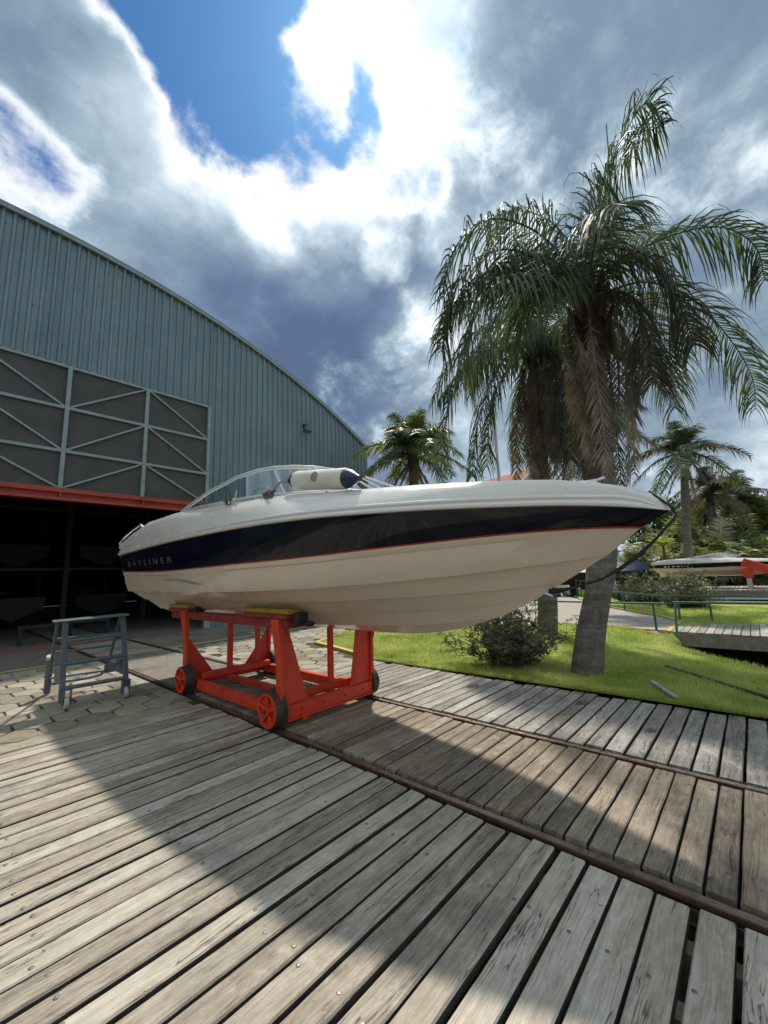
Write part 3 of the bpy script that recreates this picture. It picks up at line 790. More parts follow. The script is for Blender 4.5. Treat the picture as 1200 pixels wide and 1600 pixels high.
T_s3 = [(7.6, .486, 1.10), (5.5, .488, 1.10), (4.515, .486, 1.104), (4.118, .466, 1.113), (3.77, .44, 1.122), (3.461, .41, 1.132), (3.182, .377, 1.144), (2.928, .342, 1.156), (2.694, .305, 1.167), (2.478, .268, 1.178), (2.277, .23, 1.188), (2.088, .191, 1.197), (1.911, .153, 1.207), (1.744, .114, 1.222), (1.585, .075, 1.24), (1.434, .036, 1.256), (1.289, 0, 1.272)]
T_s4 = [(7.6, .232, .995), (5.5, .23, .992), (3.853, .226, .994), (3.616, .215, 1.0), (3.397, .202, 1.006), (3.192, .188, 1.012), (3.0, .173, 1.018), (2.82, .157, 1.025), (2.651, .141, 1.032), (2.49, .124, 1.039), (2.339, .107, 1.047), (2.194, .09, 1.058), (2.056, .073, 1.071), (1.925, .055, 1.086), (1.8, .038, 1.105), (1.679, .02, 1.124), (1.564, 0, 1.145)]
T_keel = [(7.6, 0, .93), (5.5, 0, .935), (4.2, 0, .938), (3.251, 0, .938), (2.876, 0, .937), (2.526, 0, .947), (2.218, 0, .976), (1.932, 0, 1.03)]
T_deck = [(8.02, .99, 2.17), (7.5, .985, 2.34), (6.989, .986, 2.437), (6.3, .98, 2.46), (5.806, .971, 2.466), (4.98, .893, 2.443), (4.298, .821, 2.422), (3.732, .748, 2.395), (3.251, .673, 2.357), (2.828, .604, 2.315), (2.449, .546, 2.278), (2.116, .486, 2.246), (1.82, .424, 2.216), (1.552, .362, 2.188), (1.308, .3, 2.159), (1.084, .239, 2.129), (.877, .178, 2.095), (.685, .119, 2.052), (.51, .061, 1.99), (.362, 0, 1.915)]
NU = 44
def samp(T, n=NU):
    # equal steps of a stern-to-stem parameter, smoothed (Catmull-Rom on the table)
    P = [Vector(p) for p in T]; d = [0]
    for a, b_ in zip(P, P[1:]): d.append(d[-1]+(a-b_).length)
    out = []
    for i in range(n):
        s = (1-(1-i/(n-1))**1.25)*d[-1]; k = 0
        while k < len(P)-2 and d[k+1] < s: k += 1
        t = (s-d[k])/(d[k+1]-d[k]); p1, p2 = P[k], P[k+1]
        p0 = P[k-1] if k > 0 else p1*2-p2; p3 = P[k+2] if k+2 < len(P) else p2*2-p1
        # chord-length tangents
        h = d[k+1]-d[k]
        m1 = (p2-p0)/((d[k+1]-d[k-1]) if k > 0 else 2*h)*h; m2 = (p3-p1)/((d[k+2]-d[k]) if k+2 < len(P) else 2*h)*h
        q = p1*(2*t**3-3*t*t+1)+m1*(t**3-2*t*t+t)+p2*(-2*t**3+3*t*t)+m2*(t**3-t*t)
        out.append((q.x, max(0, q.y), q.z))
    o = list(out[-1]); o[1] = T[-1][1]; out[-1] = tuple(o)
    return out
Rub, Red, Chi, S2, S3, S4, Kel, Dek = map(samp, (T_rub, T_red, T_chine, T_s2, T_s3, T_s4, T_keel, T_deck))
def shift(Cv, dh=0, dz=0, dy=0): # step in or out, dying away at the stem
    return [(y+dy, max(0, h+dh*min(1, h/.25)), z+dz*min(1, h/.12)) for y, h, z in Cv]
def blend(A, B, t, bulge=0, bz=0):
    return [(a[0]*(1-t)+b_[0]*t, max(0, a[1]*(1-t)+b_[1]*t+bulge*min(1, (a[1]+b_[1])/.5)), a[2]*(1-t)+b_[2]*t+bz*min(1, (a[1]+b_[1])/.5)) for a, b_ in zip(A, B)]
def loft(curves, cap=False, mirror=True):
    b = MB()
    for s in ((-1, 1) if mirror else (-1,)):
        b.grid([[(XC+s*h, y, z) for y, h, z in cv] for cv in curves])
    return b
M_['frame'] = plain('pale_anodised_frame', (.60, .61, .61), .38, .35, .06)
def make_boat(root, detail=True):
    Crease = blend(Red, Chi, .22)
    hull_rows = [Kel, shift(S4, -.028), S4, shift(S3, -.030), S3, shift(S2, -.032), S2, shift(Chi, -.05, -.003), shift(Chi, 0, -.002), blend(Red, Chi, .6, .012), shift(Crease, .0), shift(Crease, .014, .012), shift(Red, .004, -.004)]
    hb = loft(hull_rows)
    tr_ = [cv[0] for cv in hull_rows]+[Rub[0]]
    for a, b_ in zip(tr_, tr_[1:]): hb.face((XC-a[1], a[0], a[2]), (XC-b_[1], b_[0], b_[2]), (XC+b_[1], b_[0], b_[2]), (XC+a[1], a[0], a[2]))
    hull = hb.build('hull', M_['hull'], root, smooth=True, angle=24, weld=True)
    bands = [shift(Red, .0, .002), blend(Red, Rub, .35, .012), blend(Red, Rub, .7, .012), shift(Rub, -.012, -.002)]
    loft(bands).build('side_band', M_['band'], root, smooth=True, weld=True)
    st = MB()
    for s in (-1, 1): st.tube([(XC+s*(h+.004), y, z) for y, h, z in Red], .0075, 6)
    st.build('pinstripe', M_['stripe'], root, smooth=True)
    # gunwale moulding in two rolls
    gun = [shift(Rub, -.012, -.004), shift(Rub, .022, .000), shift(Rub, .030, .012), shift(Rub, .026, .026), shift(Rub, .004, .036), shift(Rub, .000, .046), shift(Rub, .012, .056), shift(Rub, .008, .070), shift(Rub, -.018, .080)]
    loft(gun).build('rub_rail', M_['deckgel'], root, smooth=True, angle=50, weld=True)
    base = shift(Rub, -.018, .080)
    low = blend(base, Dek, .30, .045, .03); mid = blend(base, Dek, .62, .050, .045)
    def inner(f, dz, drop):
        o = []
        for y, h, z in Dek:
            ck = sstep(2.95, 3.25, y)*sstep(7.55, 7.35, y)
            o.append((y, h*(f if ck < .5 else max(f, .0)), z+dz-drop*ck))
        return o
    shoulder = [(y, h*.93, z+.012) for y, h, z in Dek]
    lip = inner(.86, .018, 0); wall_ = [(y, h*(.84 if .1 < sstep(2.95, 3.25, y)*sstep(7.55, 7.35, y) else .6), z+.02-.55*sstep(2.95, 3.25, y)*sstep(7.55, 7.35, y)) for y, h, z in Dek]
    cen = [(y, 0, z+.035*min(1, h/.3)-.57*sstep(2.95, 3.25, y)*sstep(7.55, 7.35, y)) for y, h, z in Dek]
    dk = loft([base, low, mid, Dek, shoulder, lip, wall_, cen])
    dk.grid([[(XC-cv[0][1], cv[0][0], cv[0][2]) for cv in (base, low, mid, Dek, shoulder, lip)], [(XC+cv[0][1], cv[0][0], cv[0][2]) for cv in (base, low, mid, Dek, shoulder, lip)]])
    dk.build('deck', M_['deckgel'], root, smooth=True, angle=38, weld=True)
    # windscreen
    top = [(2.20, 5.73, 2.485), (2.225, 5.35, 2.575), (2.25, 5.03, 2.645), (2.32, 4.48, 2.735), (2.41, 4.15, 2.772), (2.51, 3.96, 2.785), (2.66, 3.79, 2.788), (2.86, 3.66, 2.788), (3.12, 3.60, 2.785)]
    bot = [(2.20, 5.74, 2.478), (2.215, 5.30, 2.468), (2.23, 4.90, 2.455), (2.28, 4.35, 2.44), (2.36, 3.95, 2.43), (2.48, 3.68, 2.42), (2.66, 3.41, 2.42), (2.88, 3.20, 2.43), (3.12, 3.10, 2.44)]
    def mir(c): return c+[(2*XC-x, y, z) for x, y, z in reversed(c[:-1])]
    T_, B_ = mir(top), mir(bot)
    fr_ = MB(); fr_.tube(T_, .023, 8); fr_.tube([(x, y, z+.008) for x, y, z in B_], .016, 8)
    for i in (5, 11): fr_.tube([T_[i], B_[i]], .013, 6)
    for dx in (-.30, .30): fr_.tube([(XC+dx, 3.63, 2.778), (XC+dx, 3.10, 2.425)], .014, 6)
    fr_.tube([(3.42, 3.36, 2.70), (3.46, 2.92, 2.50), (3.46, 2.88, 2.44)], .016, 6); fr_.tube([(3.36, 3.38, 2.69), (3.36, 2.96, 2.44)], .010, 6)
    wf = fr_.build('windscreen_frame', M_['frame'], root, smooth=True)
    gl = MB(); gl.grid([T_, B_])
    gl.build('windscreen_glass', M_['glass'], root, smooth=True, angle=30)
    if not detail: return
    cab = MB()
    cab.tube([(3.30, 3.34, 2.66), (3.36, 3.22, 2.80), (3.50, 3.02, 2.86), (3.60, 2.86, 2.82)], .004, 5)
    cab.build('cable_loop', M_['rubber'], root)
    hl = MB(); sw = [(XC-.42+.17*cos(a), 4.45+.05*sin(a)*.6, 2.50+.17*sin(a)) for a in [2*pi*i/20 for i in range(21)]]
    hl.tube(sw, .014, 6); hl.tube([sw[0], sw[10]], .012, 6); hl.tube([(XC-.42, 4.45, 2.50), (XC-.42, 4.2, 2.42)], .02, 6)
    hl.build('steering_wheel', M_['rubber'], root, smooth=True)
    for x in (XC-.42, XC+.42):
        s_ = MB(); s_.box((x-.24, 5.15, 1.95), (x+.24, 5.65, 2.14)); s_.hexa([(x-.23, 5.62, 2.1), (x+.23, 5.62, 2.1), (x+.23, 5.74, 2.1), (x-.23, 5.74, 2.1)], [(x-.2, 5.72, 2.50), (x+.2, 5.72, 2.50), (x+.2, 5.82, 2.50), (x-.2, 5.82, 2.50)])
        s_.build('helm_seat', M_['vinyl'], root, bevel=.03, smooth=True)
    MB().box((XC-.8, 6.95, 2.1), (XC+.8, 7.5, 2.36)).build('rear_bench', M_['vinyl'], root, bevel=.04, smooth=True)
    # mouldings and grab rail at the quarter
    gr = MB(); gr.tube([(2.110, 8.0, 2.160), (2.080, 8.06, 2.230), (2.100, 7.88, 2.330), (2.120, 7.55, 2.415), (2.140, 7.25, 2.470), (2.16, 7.18, 2.42)], .02, 8)
    gr.tube([(4.130, 8.0, 2.160), (4.160, 8.06, 2.230), (4.140, 7.88, 2.330), (4.120, 7.55, 2.415), (4.100, 7.25, 2.470), (4.08, 7.18, 2.42)], .02, 8)
    gr.build('grab_rail', M_['chrome'], root, smooth=True)
    lid = MB(); lid.hexa([(2.22, 7.1, 2.45), (4.02, 7.1, 2.45), (4.02, 6.3, 2.475), (2.22, 6.3, 2.475)], [(2.22, 7.16, 2.50), (4.02, 7.16, 2.50), (4.02, 6.3, 2.50), (2.22, 6.3, 2.50)])
    lid.build('sunpad_lid', M_['deckgel'], root, bevel=.008)
    # bow fittings
    bw = MB()
    for sg in (-1, 1):
        rp_ = []
        for y, h, z in Dek:
            if .66 < y < 1.22: rp_.append((XC+sg*h*.72, y, z+.018))
        rp_ = [(rp_[0][0], rp_[0][1]+.06, rp_[0][2]-.06)]+rp_+[(rp_[-1][0], rp_[-1][1]-.05, rp_[-1][2]-.07)]
        bw.tube(rp_, .007, 8)
    bw.build('bow_rail', M_['chrome'], root, smooth=True)
    cl = MB(); cl.box((XC-.115, .73, 2.065), (XC-.085, .79, 2.098)); cl.tube([(XC-.10, .68, 2.112), (XC-.10, .72, 2.104), (XC-.10, .80, 2.104), (XC-.10, .84, 2.112)], .010, 8)
    cl.build('cleat', M_['chrome'], root, smooth=True)
    for x in (2.24, 2.36):
        y = 4.29 if x < 2.3 else 3.66
        c2 = MB(); c2.box((x-.12, y-.04, 2.36), (x-.07, y+.04, 2.40)); c2.tube([(x-.095, y-.11, 2.41), (x-.095, y+.11, 2.41)], .012, 6); c2.build('cleat', M_['chrome'], root, smooth=True)
    lg = MB(); lg.box((XC-.05, .44, 1.93), (XC+.05, .56, 1.965)); lg.build('stem_plate', M_['chrome'], root, bevel=.008)
    ey = MB(); ey.tube([(XC+.0, 1.16, 1.385), (XC, 1.09, 1.345), (XC, 1.08, 1.31), (XC, 1.14, 1.30), (XC, 1.20, 1.325)], .012, 6); ey.build('bow_eye', M_['chrome'], root, smooth=True)
    sn = MB()
    for i in range(8):
        y = 3.0-.30*i; h = 0
        for a, b_ in zip(Dek, Dek[1:]):
            if b_[0] <= y <= a[0]: t = (y-a[0])/(b_[0]-a[0]); h = a[1]+(b_[1]-a[1])*t; zz = a[2]+(b_[2]-a[2])*t; break
        for s in (-1, 1): sn.lathe((XC+s*h*.98, y, zz), (0, 0, 1), [(0, .012), (.012, .012), (.014, .008)], 8)
    sn.build('snap', M_['bolt'], root)
M_['glass'], n_g, b_g = material('tinted_windscreen_glass')
b_g.inputs['Base Color'].default_value = (.80, .88, .90, 1); b_g.inputs['Roughness'].default_value = .02
b_g.inputs['Transmission Weight'].default_value = 1.0; b_g.inputs['IOR'].default_value = 1.04
gls = n_g.n.new('ShaderNodeBsdfGlossy'); gls.inputs['Roughness'].default_value = .02
trn = n_g.n.new('ShaderNodeBsdfTransparent'); trn.inputs[0].default_value = (.74, .82, .84, 1)
fre = n_g.n.new('ShaderNodeLayerWeight'); fre.inputs[0].default_value = .28
mm = n_g.n.new('ShaderNodeMixShader'); n_g.l.new(n_g.ss(fre.outputs[1], 0, 1, .20, .85), mm.inputs[0]); n_g.l.new(trn.outputs[0], mm.inputs[1]); n_g.l.new(gls.outputs[0], mm.inputs[2])
n_g.l.new(mm.outputs[0], n_g.n['Material Output'].inputs[0])

boat = thing('speedboat', 'white and black speedboat with cream hull resting on the red rail cart', 'boat', (XC, 4.2, .93))
make_boat(boat)

def hull_pt(y, z, out=.004):
    """point on the starboard band or quarter at a given y, z"""
    def at(T):
        for a, b_ in zip(T, T[1:]):
            if b_[0] <= y <= a[0]:
                t = (y-a[0])/(b_[0]-a[0]); return a[1]+(b_[1]-a[1])*t, a[2]+(b_[2]-a[2])*t
        return T[0][1], T[0][2]
    (h0, z0), (h1, z1) = at(Red), at(Rub)
    t = (z-z0)/(z1-z0); bul = .012*sin(pi*max(0, min(1, t)))*1.2
    return (XC-(h0+(h1-h0)*t+bul)-out, y, z)
def lettering(txt, y0, y1, zc0, zc1, hgt, mat, parent, name='lettering', surf=None, spacing=1.0, shear=0):
    cu = bpy.data.curves.new(name, 'FONT'); cu.body = txt; cu.space_character = spacing; cu.extrude = 0; cu.resolution_u = 3
    o = bpy.data.objects.new('tmp', cu); C.objects.link(o)
    bpy.context.view_layer.update()
    me = bpy.data.meshes.new_from_object(o.evaluated_get(bpy.context.evaluated_depsgraph_get()))
    C.objects.unlink(o); bpy.data.objects.remove(o)
    xs_ = [v.co.x for v in me.vertices]; ys_ = [v.co.y for v in me.vertices]
    x0, x1, b0, b1 = min(xs_), max(xs_), min(ys_), max(ys_); off = origin(parent)
    for v in me.vertices:
        t = (v.co.x-x0)/(x1-x0); q = (v.co.y-b0)/(b1-b0)-.5
        y = y0+(y1-y0)*t; z = zc0+(zc1-zc0)*t+q*hgt
        v.co = Vector((surf or hull_pt)(y, z))-off
    me.materials.clear(); me.materials.append(mat)
    o = bpy.data.objects.new(name, me); C.objects.link(o); o.parent = parent
    return o
M_['silver'] = plain('silver_lettering', (.17, .17, .165), .45, .3, .1)
M_['decal'] = plain('grey_decal', (.26, .25, .24), .5)
lettering('BAYLINER', 7.45, 5.55, 1.843, 1.815, .080, M_['silver'], boat, spacing=1.75)
def quarter(y, z): 
    return (XC-1.072+.14*(z-2.10)-.008-.012*0, y, z)
lettering('2052', 7.72, 7.35, 2.165, 2.17, .062, M_['decal'], boat, surf=lambda y, z: (XC-1.062+.06*(z-2.1), y, z))
gph = MB()
def hull_low(y, z, out=.006):
    def at(T):
        for a, b_ in zip(T, T[1:]):
            if b_[0] <= y <= a[0]:
                t = (y-a[0])/(b_[0]-a[0]); return a[1]+(b_[1]-a[1])*t, a[2]+(b_[2]-a[2])*t
        return T[0][1], T[0][2]
    (h0, z0), (h1, z1) = at(Chi), at(Red); t = (z-z0)/(z1-z0)
    return (XC-(h0+(h1-h0)*t+.018)-out, y, z)
for p0, p1, sag in (((6.05, 1.553), (4.75, 1.470), .035), ((5.35, 1.535), (4.95, 1.478), .01)):
    up_, lo_ = [], []
    for i in range(13):
        t = i/12; y = p0[0]+(p1[0]-p0[0])*t; z = p0[1]+(p1[1]-p0[1])*t+sag*sin(pi*t); ww = .008*sin(pi*t)**.6
        up_.append(hull_low(y, z+ww)); lo_.append(hull_low(y, z-ww))
    gph.grid([up_, lo_])
gph.build('swoosh_graphic', M_['decal'], boat)

# strap from the bow eye up to the bow
stp = MB(); SP = [(3.06, 1.125, 1.333), (3.05, 1.042, 1.353), (3.05, .930, 1.379), (3.05, .781, 1.424), (3.05, .657, 1.493), (3.05, .537, 1.578), (3.05, .439, 1.669), (3.06, .365, 1.750), (3.08, .320, 1.803), (3.10, .335, 1.862), (3.10, .45, 1.985)]
stp.tube(SP, [.014, .013, .008, .008, .013, .014, .009, .008, .008, .008, .008], 8); stp.tube([(3.09, 1.15, 1.345), (3.05, 1.04, 1.352)], .018, 8)
tag(stp.build('bow_strap', M_['strap'], smooth=True), 'black strap slung from the bow eye up to the tip of the bow', 'strap')
# fender lying on the side deck
fe = thing('fender', 'white cylindrical fender with navy ends lying on the boat deck beside the windscreen', 'fender', (2.47, 3.1, 2.43))
fe_a = Vector((0, -.94, -.155)).normalized(); c0 = Vector((2.415, 3.36, 2.505))
MB().lathe(c0, fe_a, [(0, .086), (.012, .096), (.03, .098), (.735, .098), (.75, .097), (.758, .088)], 24).build('body', M_['fender'], fe, smooth=True, angle=50)
MB().lathe(c0, fe_a, [(-.005, .086), (-.05, .078), (-.10, .045), (-.135, .028), (-.15, .026)], 20).build('end_cap', M_['navy'], fe, smooth=True)
MB().lathe(c0, fe_a, [(.762, .088), (.82, .080), (.88, .045), (.915, .028), (.93, .026)], 20).build('end_cap', M_['navy'], fe, smooth=True)
lb = MB().lathe(c0+fe_a*.40+Vector((-.092, 0, .016)), (-1, 0, .15), [(0, .05), (.006, .05), (.008, .045)], 14); lb.build('label_patch', M_['decal'], fe, smooth=True)
rp = MB(); rr_ = random.Random(4)
def knot(b, c, n, rad, r):
    for k in range(n):
        pts = []; ph = rr_.uniform(0, 6); tilt = rr_.uniform(-1, 1)
        for i in range(12):
            a = ph+2*pi*i/11*.9; pts.append((c[0]+rad*.55*cos(a)*tilt, c[1]+rad*cos(a)+rr_.uniform(-.008, .008), c[2]+rad*.8*sin(a)+rr_.uniform(-.008, .008)))
        b.tube(pts, r, 6)
knot(rp, (2.26, 3.66, 2.385), 6, .055, .010); rp.tube([(2.3, 3.66, 2.42), (2.36, 3.60, 2.52), (2.42, 3.56, 2.53)], .009, 6); rp.tube([(2.25, 3.64, 2.36), (2.2, 3.58, 2.33), (2.2, 3.5, 2.345)], .008, 6)
tag(rp.build('fender_rope', M_['rope_d'], smooth=True), 'dirty brown rope tied round a cleat at the end of the fender', 'rope')
rp = MB(); knot(rp, (2.17, 4.27, 2.37), 6, .05, .010); rp.tube([(2.2, 4.26, 2.40), (2.2, 4.22, 2.52)], .008, 6); rp.tube([(2.17, 4.25, 2.36), (2.14, 4.10, 2.33)], .009, 6); rp.tube([(2.18, 4.3, 2.38), (2.2, 4.6, 2.42), (2.2, 4.9, 2.44)], .008, 6)
tag(rp.build('mooring_rope', M_['rope_w'], smooth=True), 'pale rope knotted round a cleat below the windscreen side', 'rope')

# ------------------------------------------------------------------ the red cart
cart = thing('boat_cart', 'red four-wheeled rail cart with yellow pads carrying the speedboat', 'cart', (3.13, 5, .02))
ZW = .195
def wheel(x, y, sgn):
    """flanged wheel, face towards sgn*x"""
    wl = MB(); wl.lathe((x, y, ZW), (sgn, 0, 0), [(-.065, .060), (-.065, .205), (-.050, .208), (-.046, .178), (.050, .176), (.052, .168), (.018, .160)], 32)
    wo_ = wl.build('wheel', M_['wheel_iron'], cart, smooth=True, angle=30)
    f = MB(); f.lathe((x, y, ZW), (sgn, 0, 0), [(.020, .166), (.062, .166), (.064, .158), (.062, .146), (.030, .138), (.026, .055), (.075, .050), (.078, .032)], 32)
    f.build('wheel_disc', M_['red'], wo_, smooth=True, angle=30)
    for k in range(5):
        a = 2*pi*k/5+.3; d = Vector((0, cos(a), sin(a)))
        MB().bar(Vector((x+sgn*.048, y, ZW))+d*.045, Vector((x+sgn*.048, y, ZW))+d*.145, .026, .022, (1, 0, 0)).build('spoke', M_['red'], wo_)
    MB().lathe((x, y, ZW), (sgn, 0, 0), [(.076, .022), (.095, .022), (.1, .016)], 12).build('hub_nut', M_['wheel_iron'], wo_, smooth=True)
for x, y, s in ((2.43, 3.84, -1), (2.43, 6.02, -1), (3.83, 3.86, 1), (3.83, 6.10, 1)): wheel(x, y, s)
def cpart(name, mb, mat=None, bevel=.006): return mb.build(name, mat or M_['red'], cart, bevel=bevel)
cpart('side_beam', MB().box((2.52, 3.80, .075), (2.60, 6.04, .195)))
cpart('side_beam', MB().box((3.66, 3.80, .075), (3.74, 6.14, .195)))
e = MB(); e.box((2.50, 3.70, .085), (3.78, 3.79, .225)); e.box((2.50, 3.66, .085), (3.78, 3.70, .10)); cpart('end_beam', e)
e = MB(); e.box((2.50, 6.05, .085), (3.80, 6.14, .225)); cpart('end_beam', e)
cpart('cross_beam', MB().box((2.605, 5.82, .19), (3.655, 5.90, .27)))
cpart('cross_beam', MB().box((2.92, 3.93, .18), (3.655, 4.02, .262)))
cpart('cross_beam', MB().box((2.605, 4.02, .18), (2.86, 4.12, .262)))
e = MB(); e.box((2.94, 4.03, .13), (3.02, 5.815, .185)); cpart('keel_beam', e)
def leg(x, y, s, zt, base_w, top_w, zg):
    """upright with a gusset plate that flares inward (s) from height zg down to the foot"""
    b = MB()
    lx = .06 if zt > 1 else .03
    out = [(x, .23), (x+s*base_w, .23), (x+s*top_w, zg), (x, zg)]
    if s < 0: out = out[::-1]
    n_ = len(out); b.v += [(p, y-.010, q) for p, q in out]+[(p, y+.010, q) for p, q in out]
    b.f.append(tuple(range(n_))); b.f.append(tuple(n_+k for k in reversed(range(n_))))
    for k in range(n_): b.f.append((k, (k+1) % n_, n_+(k+1) % n_, n_+k))
    cpart('leg_gusset', b, bevel=0)
    f = MB()
    def sec(z, x0, wx, wy): return [(x0-wx/2, y-wy/2, z), (x0+wx/2, y-wy/2, z), (x0+wx/2, y+wy/2, z), (x0-wx/2, y+wy/2, z)]
    f.hexa(sec(.228, x, .05, .095), sec(zt-.36, x-s*.015, .045, .085)); f.hexa(sec(zt-.359, x-s*.018, .05, .10), sec(zt, x-s*.045, .075, .145))
    cpart('leg', f, bevel=.004)
    pl_ = MB(); pl_.hexa(sec(zt-.50, x-s*.03, .012, .06), sec(zt-.30, x-s*.036, .012, .06)); cpart('leg_plate', pl_, bevel=.003)
    a_, c_ = Vector((x+s*base_w, y, .232)), Vector((x+s*top_w, y, zg))
    if top_w > .05 or zg > .9: cpart('leg_flange', MB().bar(a_, c_, .07, .012, (0, 1, 0)), bevel=0)
leg(2.475, 3.745, 1, 1.10, .30, .05, .99); leg(2.475, 6.09, 1, 1.12, .38, .02, .74); leg(3.775, 3.745, -1, 1.10, .30, .18, .97); leg(3.775, 6.09, -1, 1.1, .40, .02, .70)
bt = MB()
for x, s in ((2.475, -1), (3.775, 1)):
    for y in (3.745, 6.09):
        for z in (.30, .42, .62): bt.lathe((x+s*.024, y, z), (s, 0, 0), [(0, .012), (.010, .012), (.012, .008)], 6)
for x in (2.7, 3.0, 3.3, 3.6): bt.lathe((x, 3.70, .165), (0, -1, 0), [(0, .012), (.010, .012), (.012, .008)], 6)
bt.build('bolt', M_['red_worn'], cart)
for x in (2.47, 3.72):
    MB().box((x-.03, 3.60, 1.005), (x+.13, 6.60, 1.10)).build('top_rail', M_['red_worn'], cart, bevel=.008)
    for y0, y1 in ((3.55, 4.42), (5.95, 6.62)):
        s = 1 if x < 3 else -1; xm = x+.05
        pd = MB(); pd.hexa([(xm-.11, y0, 1.10), (xm+.11, y0, 1.10), (xm+.11, y1, 1.10), (xm-.11, y1, 1.10)], [(xm-.11, y0, 1.150), (xm+.11, y0, 1.135), (xm+.11, y1, 1.135), (xm-.11, y1, 1.150)])
        pd.build('bunk_block', M_['red_worn'], cart, bevel=.008)
        pc = MB(); pc.hexa([(xm-.115, y0-.01, 1.153), (xm+.115, y0-.01, 1.138), (xm+.115, y1+.01, 1.138), (xm-.115, y1+.01, 1.153)], [(xm-.115, y0-.01, 1.205), (xm+.115, y0-.01, 1.19), (xm+.115, y1+.01, 1.19), (xm-.115, y1+.01, 1.205)])
        pc.build('bunk_pad', M_['yellow_pad'], cart, bevel=.015, smooth=True)
        rb = MB(); rb.box((xm-.05, y0-.10, 1.03), (xm+.10, y0-.012, 1.17)); rb.box((xm+.02, y0-.20, 1.03), (xm+.11, y0-.10, 1.08)); rb.build('rubber_end', M_['rubber'], cart, bevel=.02, smooth=True)
cpart('keel_post', MB().box((2.97, 5.84, .272), (3.045, 5.89, .97)))
cpart('keel_post', MB().box((3.30, 3.95, .264), (3.365, 4.005, .99)))
cpart('keel_post', MB().box((3.42, 5.84, .272), (3.49, 5.89, 1.02)))
tw = MB(); tw.box((2.68, 3.64, .06), (2.75, 3.70, .12)); cpart('tow_lug', tw)

# ------------------------------------------------------------------ the wheeled step stand
stand = thing('step_stand', 'grey steel step stand on white castors standing on the stone pavers', 'stand', (1.5, 6.9, 0))
def spart(name, mb, mat=None, smooth=True): return mb.build(name, mat or M_['stand'], stand, smooth=smooth, angle=40)
FL, FR_ = ((1.19, 6.62, .09), (1.165, 6.62, 1.07)), ((1.885, 6.56, .09), (1.80, 6.60, 1.09))
for a, b_ in (FL, FR_): MB().bar(a, b_, .062, .045, (0, 1, 0)).build('leg', M_['stand'], stand, bevel=.005)
def along(p, t): return tuple(p[0][i]+(p[1][i]-p[0][i])*t for i in range(3))
for t in (.17, .47, .755):
    a, b_ = along(FL, t), along(FR_, t); spart('rung', MB().tube([(a[0], a[1]-.005, a[2]), (b_[0], b_[1]-.005, b_[2])], .026, 10))
tp = MB(); tp.hexa([(1.03, 6.56, 1.072), (1.86, 6.52, 1.09), (1.90, 6.86, 1.09), (1.07, 6.9, 1.072)], [(1.03, 6.56, 1.092), (1.86, 6.52, 1.11), (1.90, 6.86, 1.11), (1.07, 6.9, 1.092)])
tp.build('top_plate', M_['stand'], stand, bevel=.004)
RL = [(1.12, 6.84, 1.06), (1.17, 7.30, .55), (1.21, 7.72, .12)]
RRt = [(1.83, 6.82, 1.07), (1.85, 7.22, .55), (1.85, 7.42, .28), (1.80, 7.50, .19), (1.66, 7.54, .17), (1.23, 7.58, .17)]
spart('rear_leg', MB().tube(RL, .02, 8)); spart('rear_leg', MB().tube(RRt, .02, 8))
for t, z in ((0, .83), (.55, .64), (1, .45), (1.5, .25)):
    spart('rear_rung', MB().tube([(1.14+.03*t, 7.02+.36*t, z), (1.835, 7.0+.30*t, z)], .015, 8))
spart('foot_sleeve', MB().tube([(1.19, 7.56, .52), (1.215, 7.74, .03)], .042, 10), M_['stand'])
spart('sleeve_cap', MB().tube([(1.188, 7.545, .56), (1.19, 7.56, .52)], .046, 10), M_['castor'])
for (x, y) in ((1.19, 6.66), (1.875, 6.62)):
    gp = MB(); gp.box((x-.035 if x > 1.5 else x-.03, y, .30), (x+.03, y+.34, .46)); gp.build('gusset_plate', M_['stand'], stand, bevel=.004)
gp = MB().box((1.62, 6.60, .36), (1.87, 6.612, .47)); gp.build('gusset_plate', M_['stand'], stand)
for x, y in ((1.235, 6.60), (1.868, 6.54)):
    fk = MB(); fk.box((x-.048, y-.04, .06), (x-.036, y+.04, .23)); fk.box((x+.036, y-.04, .06), (x+.048, y+.04, .23)); fk.box((x-.05, y-.045, .23), (x+.05, y+.045, .242))
    cf = fk.build('castor', M_['stand'], stand, bevel=.003)
    MB().lathe((x, y, .078), (1, 0, 0), [(-.026, .03), (-.026, .066), (-.018, .076), (.018, .076), (.026, .066), (.026, .03)], 20).build('castor_wheel', M_['castor'], cf, smooth=True)

# ------------------------------------------------------------------ leaf materials
def leaf_mat(name, stops, rough=.52, trans=.34, spec=.32, scale=3.0):
    m, n, b = material(name)
    r = n.rand(); p = n.coord('Object')
    f = n.math('ADD', n.math('MULTIPLY', n.noise(p, scale, 4, .6), .75), n.math('MULTIPLY', n.noise(p, scale*13, 2), .35))
    f = n.math('ADD', f, n.math('MULTIPLY', n.math('SUBTRACT', r, .5), .22))
    c = n.ramp(n.ss(f, .3, .8, kind='LINEAR'), stops)
    n.l.new(c, b.inputs['Base Color']); b.inputs['Roughness'].default_value = rough; b.inputs['Specular IOR Level'].default_value = spec
    tr_ = n.n.new('ShaderNodeBsdfTranslucent'); n.l.new(n.mix(1.0, c, (1.2, 1.25, .6, 1), 'MULTIPLY'), tr_.inputs[0])
    ms = n.n.new('ShaderNodeMixShader'); ms.inputs[0].default_value = trans
    n.l.new(b.outputs[0], ms.inputs[1]); n.l.new(tr_.outputs[0], ms.inputs[2]); n.l.new(ms.outputs[0], n.n['Material Output'].inputs[0])
    return m
M_['frond'] = leaf_mat('palm_leaf', [(0, (.032, .05, .03)), (.5, (.078, .108, .062)), (1, (.19, .21, .14))])
